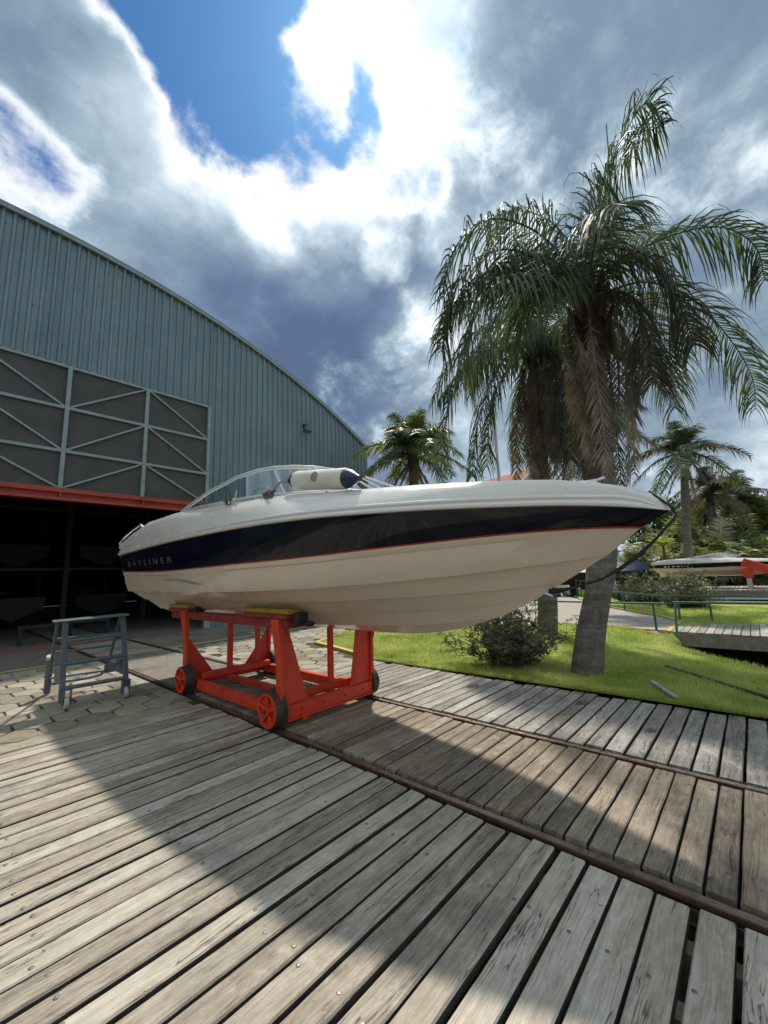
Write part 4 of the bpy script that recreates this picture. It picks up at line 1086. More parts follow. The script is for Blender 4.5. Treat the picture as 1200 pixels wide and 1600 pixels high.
M_['frond_grey'] = leaf_mat('ageing_palm_leaf', [(0, (.035, .042, .026)), (.5, (.085, .085, .058)), (1, (.22, .19, .14))], .45)
M_['frond_dead'] = leaf_mat('dead_palm_leaf', [(0, (.065, .05, .038)), (.5, (.19, .152, .115)), (1, (.42, .345, .265))], .7, .15, .2)
M_['frond_bright'] = leaf_mat('bright_palm_leaf', [(0, (.05, .078, .024)), (.5, (.125, .165, .05)), (1, (.27, .29, .11))], .4)  # brighter, yellower green for some of the farther palms and a tree
M_['palmetto'] = leaf_mat('grey_green_palm_leaf', [(0, (.09, .105, .05)), (.5, (.25, .26, .135)), (1, (.60, .55, .37))], .4)
M_['bright'] = leaf_mat('yellow_green_leaf', [(0, (.10, .17, .015)), (.5, (.22, .32, .03)), (1, (.36, .42, .06))], .45, .45)
M_['leaf'] = leaf_mat('tree_leaf', [(0, (.018, .042, .012)), (.5, (.045, .085, .022)), (1, (.10, .15, .045))], .5)
M_['shrubleaf'] = leaf_mat('grey_shrub_leaf', [(0, (.06, .07, .04)), (.5, (.15, .162, .10)), (1, (.36, .365, .26))], .5, .25)
M_['stem'] = plain('brown_stem', (.085, .065, .048), .9, var=.3, scale=20)
def trunk_mat():
    m, n, b = material('ringed_palm_bark')
    p = n.pos(); z = n.sep(p)[2]
    rg = n.noise(n.comb(n.math('MULTIPLY', n.sep(p)[0], 1.2), n.math('MULTIPLY', n.sep(p)[1], 1.2), n.math('MULTIPLY', z, 13)), 1.0, 5, .6)
    f = n.math('ADD', n.math('MULTIPLY', rg, .55), n.math('MULTIPLY', n.noise(p, 14, 6, .68), .5))
    c = n.ramp(n.ss(f, .35, .72, kind='LINEAR'), [(0, (.075, .062, .052)), (.5, (.165, .145, .125)), (1, (.30, .275, .245))])
    c = n.mix(n.ss(n.noise(p, 5, 4, .6), .64, .72, 0, .6), c, (.05, .04, .032, 1))
    n.l.new(c, b.inputs['Base Color']); b.inputs['Roughness'].default_value = .92; b.inputs['Specular IOR Level'].default_value = .2
    n.l.new(n.bump(n.math('ADD', rg, n.math('MULTIPLY', n.noise(p, 40, 5, .65), .5)), .7, .02), b.inputs['Normal'])
    return m
M_['trunk'] = trunk_mat()
M_['fibre'] = plain('dark_leaf_base_fibre', (.075, .052, .040), .95, var=.4, scale=18, bump=.6)

def spline(pts, n):
    P = [Vector(p) for p in pts]; d = [0]
    for a, b_ in zip(P, P[1:]): d.append(d[-1]+(b_-a).length)
    out = []
    for i in range(n):
        s = d[-1]*i/(n-1); k = 0
        while k < len(P)-2 and d[k+1] < s: k += 1
        t = (s-d[k])/max(1e-6, d[k+1]-d[k]); p1, p2 = P[k], P[k+1]
        p0 = P[k-1] if k > 0 else p1*2-p2; p3 = P[k+2] if k+2 < len(P) else p2*2-p1
        out.append(.5*((2*p1)+(p2-p0)*t+(2*p0-5*p1+4*p2-p3)*t*t+(3*p1-p0-3*p2+p3)*t**3))
    return out, d[-1]
def frond(pts, leaf=.62, n=80, droop=1.0, seed=0, wid=.014, spread=1.0, rad=.016, seg=4, start=.10, mess=.35):
    """a feather leaf: bare stalk, then drooping leaflets in both rows"""
    r = random.Random(seed); b = MB(); NP = 26
    sp_, L = spline(pts, NP)
    b.tube(sp_, [rad*(1-.85*i/(NP-1))+.002 for i in range(NP)], 5)
    for i in range(n):
        t = start+(1-start)*(i+r.uniform(-.3, .3))/n
        t = min(.995, max(start, t)); q = t*(NP-1); k = min(NP-2, int(q)); f = q-k
        p = sp_[k].lerp(sp_[k+1], f); tan = (sp_[min(NP-1, k+1)]-sp_[max(0, k-1)]).normalized() if k else (sp_[1]-sp_[0]).normalized()
        side = tan.cross(Vector((0, 0, 1)))
        side = side.normalized() if side.length > .15 else tan.cross(Vector((.6, .8, 0))).normalized()
        nrm = side.cross(tan)
        ll = leaf*(.35+.65*min(1, (t-start)/.18))*(1-.55*max(0, (t-.55)/.45)**1.6)
        for s in (-1, 1):
            l_ = ll*r.uniform(.8, 1.15)
            if r.random() < .03: continue
            d = (side*s*spread*r.uniform(.75, 1.1)+tan*r.uniform(.35, .75)+nrm*r.uniform(-.25, .65)*mess*2).normalized()
            c = Vector(p); wv = (tan-d*tan.dot(d)).normalized(); b0 = len(b.v)
            wv = (wv*1.0+nrm*r.uniform(-.7, .7)).normalized()
            for j in range(seg+1):
                u = j/seg; w_ = wid*(1-u**2.2)*(1 if j else .55)
                if j == seg: b.v.append(tuple(c))
                else: b.v += [tuple(c-wv*w_), tuple(c+wv*w_)]
                d = (d+Vector((r.uniform(-.08, .08), r.uniform(-.08, .08), -droop*(.22+.38*u)*r.uniform(.7, 1.3)))).normalized()
                c = c+d*(l_/seg)
            for j in range(seg-1): b.f.append((b0+2*j, b0+2*j+1, b0+2*j+3, b0+2*j+2))
            b.f.append((b0+2*seg-2, b0+2*seg-1, b0+2*seg))
    return b
def trunk(pts, rads, mat, parent, n=14, rings=26):
    sp_, L = spline(pts, rings); rr = []
    r = random.Random(int(pts[0][0]*100))
    for i in range(rings):
        t = i/(rings-1)*(len(rads)-1); k = min(len(rads)-2, int(t)); rr.append((rads[k]+(rads[k+1]-rads[k])*(t-k))*(1+r.uniform(-.025, .025)))
    return MB().tube(sp_, rr, n).build('trunk', mat, parent, smooth=True, angle=0)
def shaped_palm(root, T, rads, data, leaf, seed, n, wid, dead_leaf):
    trunk(T, rads, M_['trunk'], root, rings=34)
    c = Vector(T[-1])
    bs = MB(); r = random.Random(seed)
    for k in range(16):                         # old leaf bases round the crown
        a = 2.4*k; z0 = -.75+.055*k; rr = rads[-1]
        d = Vector((cos(a), sin(a), 0)); p = c+d*rr*.9+Vector((0, 0, z0))
        bs.tube([p, p+d*.07+Vector((0, 0, .2)), p+d*.16+Vector((0, 0, .42))], [.06, .045, .022], 6)
    bs.tube([c-Vector((0, 0, .8)), c+Vector((0, 0, .2)), c+Vector((0, 0, .55))], [rads[-1], rads[-1]*.8, .05], 10)
    bs.build('leaf_base', M_['fibre'], root, smooth=True)
    for i, f in enumerate(data['green']):
        f = [tuple(c+Vector((0, 0, .05)))]+list(f[1:]) if True else f
        frond(f, leaf*(1.15 if i in data.get('long', ()) else 1), n, 1.6 if i in data.get('long', ()) else 1.65, seed+i, wid, mess=.4, seg=5).build('frond', M_['frond_grey'] if i in data.get('grey', ()) else M_['frond'], root)
    for i, f in enumerate(data['dead']):
        frond(f, dead_leaf*.85, int(n*.72), .55, seed+50+i, wid*.95, spread=.55, start=.06, mess=.12, rad=.02).build('dead_frond', M_['frond_dead'], root)

PALM_FRONT = dict(
 green=[[(6.24,1.31,5.64),(6.08,1.24,6.09),(6.03,0.94,6.94),(6.19,0.57,7.75),(6.26,0.26,8.09),(6.32,0.12,7.79)],
  [(6.16,1.41,5.65),(5.70,1.61,6.30),(5.11,1.92,6.48),(4.69,2.26,6.37),(4.41,2.54,5.86),(4.38,2.72,5.25)],
  [(6.35,1.19,5.69),(6.52,0.75,6.07),(6.74,0.17,6.21),(6.92,-0.30,6.11),(7.12,-0.59,5.75),(7.25,-0.62,5.28)],
  [(6.24,1.15,5.71),(6.03,0.77,5.77),(5.97,0.45,5.48),(6.01,0.27,4.80),(6.20,0.19,4.23)],
  [(6.36,1.20,5.59),(7.06,0.66,5.89),(7.71,0.15,5.63),(8.14,-0.19,5.01),(8.44,-0.37,4.40),(8.52,-0.34,3.89)],
  [(6.00,1.46,5.54),(5.43,1.75,5.69),(4.79,2.03,5.58),(4.35,2.30,5.24),(4.14,2.50,4.73),(4.13,2.62,4.33)],
  [(6.34,1.51,5.64),(6.27,1.94,6.06),(6.14,2.56,5.97),(6.00,3.03,5.28),(5.96,3.25,4.52)],
  [(6.49,1.43,5.90),(6.59,1.56,6.85),(6.54,1.90,7.55),(6.42,2.39,7.94),(6.31,2.85,7.78)],
  [(6.49,1.30,5.83),(7.00,1.15,6.62),(7.58,0.97,7.25),(8.32,0.66,7.61),(8.87,0.42,7.34)],
  [(6.26,1.19,5.48),(6.22,0.82,5.31),(6.22,0.67,4.65),(6.35,0.70,3.95)],
  [(5.94,1.41,5.38),(5.43,1.50,5.45),(4.94,1.71,5.00),(4.75,1.96,4.21)],
  [(6.75,1.20,5.69),(7.58,0.85,5.82),(8.18,0.65,5.16),(8.38,0.66,4.17)],
  [(5.93,1.40,5.47),(5.29,1.60,5.72),(4.65,1.86,5.68),(4.19,2.14,5.38),(4.02,2.35,4.95),(4.00,2.50,4.48)],
  [(5.83,1.38,5.36),(5.12,1.58,5.32),(4.56,1.78,5.16),(4.17,2.00,4.80),(4.08,2.21,4.31),(4.08,2.32,3.85)]],
 dead=[[(5.97,1.51,5.13),(5.98,1.45,4.70),(6.12,1.40,3.94),(6.27,1.41,3.20),(6.45,1.50,2.30)],
  [(6.35,1.16,5.14),(6.39,1.07,4.71),(6.49,1.14,3.96),(6.50,1.30,3.23),(6.54,1.45,2.40)],
  [(6.67,1.09,5.26),(6.88,0.99,4.67),(6.99,1.08,3.79),(7.03,1.31,2.63)],
  [(6.11,1.34,4.91),(6.11,1.31,4.09),(6.21,1.39,3.28),(6.30,1.55,2.48)],
  [(6.41,1.53,5.24),(6.51,1.70,4.38),(6.71,1.72,3.38),(6.80,1.75,2.47)]],)
PALM_BEHIND = dict(
 green=[[(9.43,3.32,7.17),(8.75,3.68,7.54),(8.17,4.25,7.20),(7.75,4.76,6.41),(7.57,5.16,5.53)],
  [(9.42,3.37,7.01),(8.41,3.89,6.98),(7.80,4.46,6.15),(7.58,4.84,4.95),(7.61,5.01,4.08)],
  [(9.47,3.31,7.01),(8.48,3.65,6.41),(7.87,3.99,5.23),(7.74,4.20,4.36),(7.77,4.34,3.59)],
  [(9.44,3.27,7.32),(9.18,3.64,8.26),(8.90,4.18,8.58),(8.53,4.93,8.42),(8.21,5.47,7.61)],
  [(9.39,3.32,7.33),(9.42,3.47,8.48),(9.33,3.98,9.28),(9.14,4.63,9.35)],
  [(9.50,3.21,7.32),(9.25,2.89,7.90),(9.23,2.43,7.98),(9.37,2.12,7.39)],
  [(9.56,3.17,7.16),(10.19,2.78,7.79),(10.90,2.43,7.23),(11.23,2.34,6.07)],
  [(9.58,3.19,7.00),(9.38,2.79,6.42),(9.39,2.64,5.10),(9.42,2.74,3.91)],
  [(9.45,3.28,7.24),(10.18,3.35,8.63),(10.57,3.60,9.57),(10.67,4.20,9.76)],
  [(9.40,3.40,6.94),(8.92,3.96,6.21),(8.81,4.34,5.13),(8.86,4.54,4.05)],
  [(9.63,3.13,7.00),(10.93,2.79,6.85),(11.64,2.71,5.78),(11.83,2.83,4.39)]],
 dead=[[(9.31,3.28,6.59),(9.22,3.39,5.93),(9.40,3.44,4.87),(9.56,3.56,3.65)],
  [(9.57,3.14,6.64),(9.72,3.05,5.65),(9.88,3.13,4.57),(9.96,3.30,3.50)],
  [(9.39,3.47,6.70),(9.25,3.71,5.73),(9.29,3.93,4.64),(9.40,4.04,3.63)],
  [(9.80,3.30,6.79),(10.36,2.91,5.81),(10.53,3.03,4.53),(10.59,3.19,3.57)],
  [(9.17,3.16,6.49),(9.28,3.11,5.53),(9.43,3.23,4.34),(9.51,3.36,3.45)]],)
PALM_FRONT['grey'] = (3, 9); PALM_FRONT['long'] = (0, 14); PALM_BEHIND['grey'] = (7,)
# fill the crowns on the sides turned away
def extra(c, n, L, seed, el=(.2, .95), avoid=None):
    r = random.Random(seed); out = []
    for k in range(n):
        a = 2*pi*(k+r.uniform(-.3, .3))/n; e = r.uniform(*el)*1.2; l = L*r.uniform(.8, 1.1)
        d = Vector((cos(a), sin(a), 0)); pts = []
        for i in range(6):
            t = i/5; pts.append(tuple(Vector(c)+d*l*(t*cos(e)*.9+.05)+Vector((0, 0, l*(sin(e)*t-.85*t*t*(.55+.4*cos(e)))))))
        out.append(pts)
    return out
TRUNK1 = [(6.28, 1.96, -.10), (6.37, 1.88, .49), (6.49, 1.74, 1.11), (6.62, 1.62, 1.66), (6.60, 1.50, 2.90), (6.45, 1.42, 4.25), (6.27, 1.32, 5.50)]
TRUNK2 = [(9.75, 3.80, -.10), (9.74, 3.70, .91), (9.69, 3.59, 2.88), (9.65, 3.49, 4.78), (9.50, 3.27, 7.01)]
def hang(c, n, L, seed, rad):
    r = random.Random(seed); out = []
    for k in range(n):
        a = 2*pi*(k+r.uniform(-.35, .35))/n; d = Vector((cos(a), sin(a), 0)); l = L*r.uniform(.75, 1.1); c0_ = Vector(c)
        out.append([tuple(c0_+d*rad), tuple(c0_+d*(rad+.16)+Vector((0, 0, -.05*l))), tuple(c0_+d*(rad+.20)+Vector((0, 0, -.35*l))), tuple(c0_+d*(rad+.14)+Vector((0, 0, -.7*l))), tuple(c0_+d*(rad+.08)+Vector((0, 0, -l)))])
    return out
PALM_FRONT['dead'] += hang((6.36, 1.36, 5.1), 5, 2.8, 3, .22); PALM_BEHIND['dead'] += hang((9.53, 3.33, 6.6), 8, 3.2, 4, .26)
# a second young leaf beside the upright one
PALM_FRONT['green'].append([(6.27, 1.32, 5.6), (6.10, 1.14, 6.3), (6.12, .80, 7.1), (6.30, .42, 7.7), (6.46, .16, 7.75)])
PALM_FRONT['green'] += extra((6.3, 1.35, 5.55), 3, 2.4, 5, (.35, .8))
PALM_BEHIND['green'] += extra((9.5, 3.27, 7.0), 8, 2.7, 6, (.0, .8))
pf = thing('palm_tree', 'tall nearest palm with leaning grey trunk and brown dead fronds hanging under its crown', 'palm', (6.28, 1.96, 0))
shaped_palm(pf, TRUNK1, [.225, .178, .166, .162, .16, .16, .16], PALM_FRONT, 1.0, 11, 96, .0130, .42)
fr2 = MB(); r_ = random.Random(8)
for k in range(420):                                   # bunch of green palm fruit
    t = r_.random(); a = r_.uniform(0, 2*pi); rad_ = .11*sin(pi*min(1, t*.8+.2))
    p = Vector((5.98+.03*t, 1.58, 5.10-.75*t))+Vector((cos(a)*rad_, sin(a)*rad_, 0))
    fr2.lathe(p, (0, 0, 1), [(-.016, .004), (-.008, .014), (.008, .014), (.016, .004)], 5)
fr2.tube([(6.2, 1.4, 5.35), (6.02, 1.55, 5.3), (5.98, 1.58, 5.0), (6.0, 1.58, 4.5)], .02, 6)
M_['fruit'] = plain('green_palm_fruit', (.075, .095, .03), .5, var=.3, scale=20)
fr2.build('fruit_bunch', M_['fruit'], pf, smooth=True)
sp_m = MB().lathe((6.62, 1.16, 5.0), (.05, -.02, 1), [(-.30, .02), (-.2, .06), (0, .075), (.2, .06), (.38, .02), (.42, .004)], 8)
sp_m.build('spathe', M_['frond_grey'], pf, smooth=True)
pbk = thing('palm_tree', 'second palm behind the nearest one, its crown hung with a curtain of drooping fronds', 'palm', (9.75, 3.8, 0))
shaped_palm(pbk, TRUNK2, [.23, .21, .20, .19, .18], PALM_BEHIND, 1.08, 31, 100, .016, .50)

# palms further off share a few leaf shapes
def proto(el, L, dr, leaf, n, wid, seed, droop=1.0, spread=1.0):
    pts = [(L*(t*cos(el)), .06*L*t*t*(1 if seed % 2 else -1), L*(sin(el)*t-dr*t*t)) for t in (0, .2, .4, .6, .8, 1)]
    return frond(pts, leaf, n, droop, seed, wid, spread, seg=3, rad=.022).mesh('frond')
GEN = [proto(1.30, 1, .42, .27, 76, .0075, 1), proto(1.10, 1, .58, .28, 76, .0075, 2), proto(.85, 1, .66, .28, 76, .0075, 3), proto(.55, 1, .72, .28, 76, .0075, 4), proto(.2, 1, .70, .27, 76, .0075, 5)]
DEADP = [proto(-.9, 1, .12, .14, 50, .007, 8, 1.6, .4), proto(-1.1, 1, .05, .14, 50, .007, 9, 1.6, .4)]
FANL = [proto(1.0, 1, .55, .20, 40, .011, 12, .5), proto(.8, 1, .65, .22, 40, .011, 13, .6), proto(1.25, 1, .45, .2, 40, .011, 14, .5)]
def put_mesh(me, name, parent, loc, rot, scl, mat):
    o = bpy.data.objects.new(name, me); C.objects.link(o); o.parent = parent
    if not me.materials: me.materials.append(mat)
    o.location = loc; o.rotation_euler = rot; o.scale = (scl, scl, scl)
    if me.materials[0] != mat:
        o.material_slots[0].link = 'OBJECT'; o.material_slots[0].material = mat
    return o
def far_palm(label, base, crown, L, seed, rad=.2, n=22, dead=5, mat='frond', grp='palms beyond the boat'):
    r = random.Random(seed); base = Vector(base); crown = Vector(crown)
    t = thing('palm_tree', label, 'palm', base, grp)
    mid = base.lerp(crown, .5)+Vector((r.uniform(-.2, .2), r.uniform(-.2, .2), 0))
    trunk([base, mid, crown], [rad*1.15, rad, rad*.85], M_['trunk'], t, 10, 14)
    MB().tube([crown-Vector((0, 0, .9)), crown+Vector((0, 0, .1)), crown+Vector((0, 0, .6))], [rad, rad*1.15, .05], 9).build('leaf_base', M_['fibre'], t, smooth=True)
    for k in range(n):
        lvl = k/n; me = GEN[min(4, int(lvl*5))]
        put_mesh(me, 'frond', t, crown-base+Vector((0, 0, .15-.3*lvl)), (r.uniform(-.15, .15), r.uniform(-.15, .15), k*2.399+r.uniform(-.3, .3)), L*r.uniform(.85, 1.12), M_[mat if r.random() < .8 else 'frond_grey'])
    for k in range(dead):
        put_mesh(r.choice(DEADP), 'dead_frond', t, crown-base+Vector((0, 0, -.2)), (0, 0, k*2.1+r.uniform(-.4, .4)), L*r.uniform(.75, 1), M_['frond_dead'])
    return t
far_palm('bushy palm with no hanging dead fronds, rising behind the hangar corner', (15.4, 12.2, 0), (13.9, 10.65, 6.9), 2.9, 41, .24, 36, 6, 'frond_bright')
far_palm('palm half hidden behind the hanging dead fronds of the nearest palm', (19.0, 5.4, 0), (17.6, 4.6, 7.6), 3.0, 42, .2, 22, 5)
far_palm('slender palm standing behind the second boat on the dock', (31.0, 3.0, 0), (28.6, 2.15, 8.0), 3.0, 43, .22, 20, 6, 'frond')
far_palm('low dark palm right of the slender palm, rising out of the thicket', (40.5, 2.2, 0), (40.5, 1.9, 6.9), 3.2, 44, .25, 22, 6, 'frond_grey')
far_palm('loose pale palm crown farthest right above the thicket', (47, .9, 0), (47, .6, 7.2), 3.6, 45, .25, 24, 2, 'frond')
# thicket of low fan palms behind the dock
i = 0
spots = [(35.5, 7.0, 1.1, 'beside the dark gear, at the far end of the thicket'), (34.2, 5.3, 1.0, 'just left of the slender palm trunk'), (36.5, 4.3, 1.4, 'behind the stern of the second boat'), (33.6, 3.5, 1.1, 'beside the foot of the slender palm'),
         (37.5, 2.6, 1.6, 'behind the windscreen of the second boat'), (35, 1.7, 1.2, 'behind the bow of the second boat'), (38.5, 1.0, 1.6, 'high above the bow of the second boat'), (35.2, .3, 1.2, 'just above the red lifting arm'), (38, -.7, 1.5, 'behind the red lifting arm, near the picture edge'), (40, 6.2, 1.9, 'tallest, at the left of the thicket'), (42, 3.6, 2.0, 'tallest, behind the slender palm'), (42, .2, 2.0, 'under the loose pale palm crown')]
for x, y, s, where in spots:
    s *= 1.22
    r = random.Random(i+90); i += 1
    t = thing('fan_palm', 'low grey-green fan palm clump '+where, 'palm', (x, y, -.1), 'low fan palms in the thicket')
    for k in range(36):
        put_mesh(r.choice(FANL), 'frond', t, (r.uniform(-.7, .7)*s, r.uniform(-.7, .7)*s, r.uniform(0, 1.2)*s), (r.uniform(-.25, .25), r.uniform(-.25, .25), r.uniform(0, 6.28)), 2.3*s*r.uniform(.7, 1.15), M_['palmetto' if r.random() < .72 else ('frond_bright' if r.random() < .5 else 'frond')])
bp = thing('banana_plant', 'bright yellow-green leafy plant glowing behind the bow of the speedboat', 'plant', (30, 4.0, 0))
r = random.Random(3)
MB().tube([(30, 4, 0), (30, 4, 3.0)], [.12, .06], 8).build('stem', M_['stem'], bp)
for k in range(14):
    a = k*2.4; d = Vector((cos(a), sin(a), 0)); sd = Vector((-d.y, d.x, 0)); e = r.uniform(.5, 1.2); L = r.uniform(1.0, 1.5); rows = []
    for j in range(6):
        u = j/5; c = Vector((30, 4, 2.6))+d*L*u*cos(e)+Vector((0, 0, L*(sin(e)*u-.35*u*u))); ww = .20*sin(pi*(.08+.9*u))
        rows.append([c-sd*ww+Vector((0, 0, .05)), c, c+sd*ww+Vector((0, 0, .05))])
    MB().grid(rows).build('leaf', M_['bright'], bp, smooth=True)

def leaf_cloud(b, c, rad, n, size, r, shell=.55):
    for k in range(n):
        d = Vector((r.gauss(0, 1), r.gauss(0, 1), r.gauss(0, 1))).normalized()
        p = Vector(c)+Vector((d.x*rad[0], d.y*rad[1], d.z*rad[2]))*(shell+(1-shell)*r.random()**.6)*r.uniform(.75, 1.08)
        a = Vector((r.gauss(0, 1), r.gauss(0, 1), r.gauss(0, .6))).normalized(); q = a.orthogonal().normalized(); q = (q*cos(k)+a.cross(q)*sin(k))
        s = size*r.uniform(.6, 1.4)
        b.face(p-a*s*.6, p+q*s*.38, p+a*s, p-q*s*.38)
def tree(label, base, h, rad, n, size, seed, mat='leaf'):
    r = random.Random(seed); base = Vector(base); t = thing('broadleaf_tree', label, 'tree', base, 'trees beyond the thicket')
    tb_ = MB(); top = base+Vector((0, 0, h*.62)); tb_.tube([base, base+Vector((.1, .1, h*.3)), top], [.28, .22, .12], 8)
    cr = MB()
    for k in range(11):
        a = k*2.4; rr = rad*r.uniform(.25, .75); c = base+Vector((cos(a)*rr, sin(a)*rr, h*r.uniform(.5, .92)))
        tb_.tube([base+Vector((0, 0, h*.4)), (base+Vector((0, 0, h*.45))).lerp(c, .5)+Vector((0, 0, .2)), c], [.1, .06, .02], 5)
        leaf_cloud(cr, c, (rad*.42, rad*.42, rad*.34), n//11, size, r)
    tb_.build('trunk', M_['stem'], t, smooth=True); cr.build('crown', M_[mat], t)
    return t
tree('bright green leafy tree at the far right edge beyond the thicket', (49, -.9, 0), 7.4, 3.4, 5200, .26, 1, 'frond_bright')
tree('dark green leafy tree standing behind the loose pale palm', (56, 1.6, 0), 10.0, 4.2, 5200, .30, 2)
tree('dark rounded tree filling the gap behind the slender palm', (58, 4.8, 0), 8.4, 4.5, 5200, .32, 3)
tree('dark leafy tree behind the palm crowns near the red-roofed house', (50, 22, 0), 8.0, 4.0, 4200, .30, 4)
tree('dark leafy tree deep in the trees left of the thicket', (52, 9.5, 0), 8.5, 4.4, 4600, .30, 5)
tree('dark leafy tree out past the far bank of the canal', (60, -5.5, 0), 8.5, 5, 4200, .34, 6)
tree('dark leafy tree standing out beyond the canal bend', (58, -14, 0), 9, 5, 4200, .34, 7)

# twiggy shrubs
def shrub(label, base, h, rad, n_stem, n_leaf, seed, size, lean=(0, 0), matl='shrubleaf'):
    r = random.Random(seed); base = Vector(base); t = thing('shrub', label, 'shrub', base)
    st_, lf = MB(), MB()
    def leaves(a, b_, n_):
        for _ in range(n_):
            p = a.lerp(b_, r.random()); d = Vector((r.gauss(0, 1), r.gauss(0, 1), r.gauss(.3, .8))).normalized(); q = d.orthogonal().normalized(); q = q*cos(_)+d.cross(q)*sin(_)
            s = size*r.uniform(.6, 1.3); lf.face(p, p+d*s*.5+q*s*.16, p+d*s, p+d*s*.5-q*s*.16)
    for k in range(n_stem):
        a = r.uniform(0, 2*pi); e = r.uniform(.15, 1.0)**.8; l = h*r.uniform(.55, 1.1)
        d = Vector((cos(a)*rad/h*(1-e)*1.25+lean[0], sin(a)*rad/h*(1-e)*1.25+lean[1], .35+e*.75))
        p0 = base+Vector((cos(a), sin(a), 0))*rad*.12; pts = [p0]
        for j in range(5): d = d+Vector((r.gauss(0, .13), r.gauss(0, .13), r.gauss(0, .1))); pts.append(pts[-1]+d*l/5)
        st_.tube(pts, [.014, .012, .009, .007, .005, .003], 4)
        for j in range(1, 6):
            for _ in range(3):
                tw = pts[j]+Vector((r.gauss(0, 1), r.gauss(0, 1), r.gauss(.25, .7)))*.14*h
                st_.tube([pts[j], pts[j].lerp(tw, .5)+Vector((0, 0, .01)), tw], [.005, .004, .002], 3, False)
                leaves(pts[j].lerp(tw, .15), tw, int(n_leaf/(n_stem*15)*(1.5 if j < 4 else .55)))
    st_.build('stem', M_['stem'], t); lf.build('foliage', M_[matl], t)
    return t
shrub('twiggy grey-green shrub growing beside the deck under the bow of the speedboat', (6.25, 3.05, .02), 1.05, 1.0, 64, 14500, 21, .058, (-.02, .05))
shrub('rounded dark shrub on the far lawn right of the white post', (18.9, 3.2, 0), 1.15, 1.2, 46, 6500, 22, .10)
shrub('wispy sprawling shrub on the far lawn below the second boat', (17.6, 1.85, 0), 1.15, 1.4, 52, 7500, 23, .10)
shrub('small twiggy shrub behind the rounded dark one on the far lawn', (20.0, 4.2, 0), 1.1, 1.0, 40, 4500, 24, .11)

# ------------------------------------------------------------------ footbridge, handrails, far dock
fb = thing('footbridge', 'small wooden plank footbridge crossing the ditch beyond the lawn', 'footbridge', (12.5, .5, 0))
MB().box((11.50, 1.62, -.03), (13.58, 1.73, .012)).build('yellow_edge', M_['yellow'], fb)
y = 1.60; k = 0
while y > -6:
    r = random.Random(k); me = MB().box((11.46+r.uniform(-.02, .02), y-.135, -.03), (13.6+r.uniform(-.03, .03), y, .006+r.uniform(-.004, .004))).build('plank', M_['deck_grey'], fb, bevel=.004)
    y -= .150; k += 1
for x in (11.50, 13.5): MB().box((x-.05, -6.1, -.30), (x+.05, 1.60, -.034)).build('bearer', M_['deck_brown'], fb)
for yy in (-.25, -3.4):
    for x in (11.62, 13.4): MB().box((x-.14, yy-.14, -1.9), (x+.14, yy+.14, -.30)).build('pile', M_['deck_brown'], fb)
MB().bar((11.30, 1.95, -.02), (10.75, 1.5, -.35), .28, .09).build('abutment_slab', M_['concrete'], fb, bevel=.01)
ks = MB().box((11.42, 1.745, -.22), (13.58, 1.95, -.004)); ks.build('threshold', M_['concrete'], fb)
def handrail(label, pts, posts, r_=.024):
    t = thing('handrail', label, 'handrail', (posts[0][0], posts[0][1], 0), 'green handrails along the path')
    MB().tube(pts, r_, 8).build('rail', M_['handrail'], t, smooth=True)
    for p in posts: MB().tube([(p[0], p[1], -.05), (p[0]+(p[3] if len(p) > 3 else 0), p[1], p[2])], .026, 8).build('post', M_['handrail'], t, smooth=True)
handrail('green handrail along the lawn side of the pale path', [(13.6, 8.3, .60), (12.0, 4.6, .61), (11.62, 3.2, .62), (11.38, 1.90, .63), (11.36, 1.66, .63)], [(11.38, 1.88, .62), (11.95, 4.45, .60), (13.5, 8.1, .6)])
handrail('green handrail on the near side of the footbridge', [(11.40, 1.50, .66), (11.38, -2, .66), (11.38, -6, .66)], [(10.98, 1.45, .65, .38), (11.38, -1.9, .65), (11.38, -4.6, .65)])
handrail('green handrail on the far side of the footbridge', [(13.66, 1.70, .66), (13.66, -2, .66), (13.66, -6, .66)], [(13.66, 1.68, .65), (13.66, 1.0, .65), (13.66, -1.2, .65), (13.66, -4, .65)])
handrail('green handrail sloping along the far kerb of the path', [(17.9, 4.75, .62), (15.5, 2.95, .63), (13.70, 1.80, .65)], [(16.3, 3.55, .63), (17.9, 4.75, .6)])
handrail('short green handrail at the far bend of the path', [(23.6, 7.35, .9), (22.4, 6.75, .86), (24.6, 6.75, .9)], [(23.3, 7.25, .88), (22.5, 6.8, .85)])
gp_ = MB().tube([(8.2, 8.55, -.05), (8.2, 8.55, .95)], .045, 10).build('bollard', M_['handrail'], smooth=True); tag(gp_, 'dark green post standing at the corner of the grass island behind the cart', 'bollard')
wp_ = MB(); wp_.tube([(23.9, 5.55, 0), (23.9, 5.55, 2.5)], .09, 10); tag(wp_.build('white_post', M_['white_paint'], smooth=True), 'white post on the grass just behind the leaning palm trunk', 'post')
fp = MB(); fp.tube([(11.6, 5.55, 0), (11.6, 5.55, 5), (11.6, 5.55, 9.6)], [.055, .045, .028], 10); tag(fp.build('flagpole', M_['alu'], smooth=True), 'thin grey pole standing among the fronds of the second palm', 'pole')
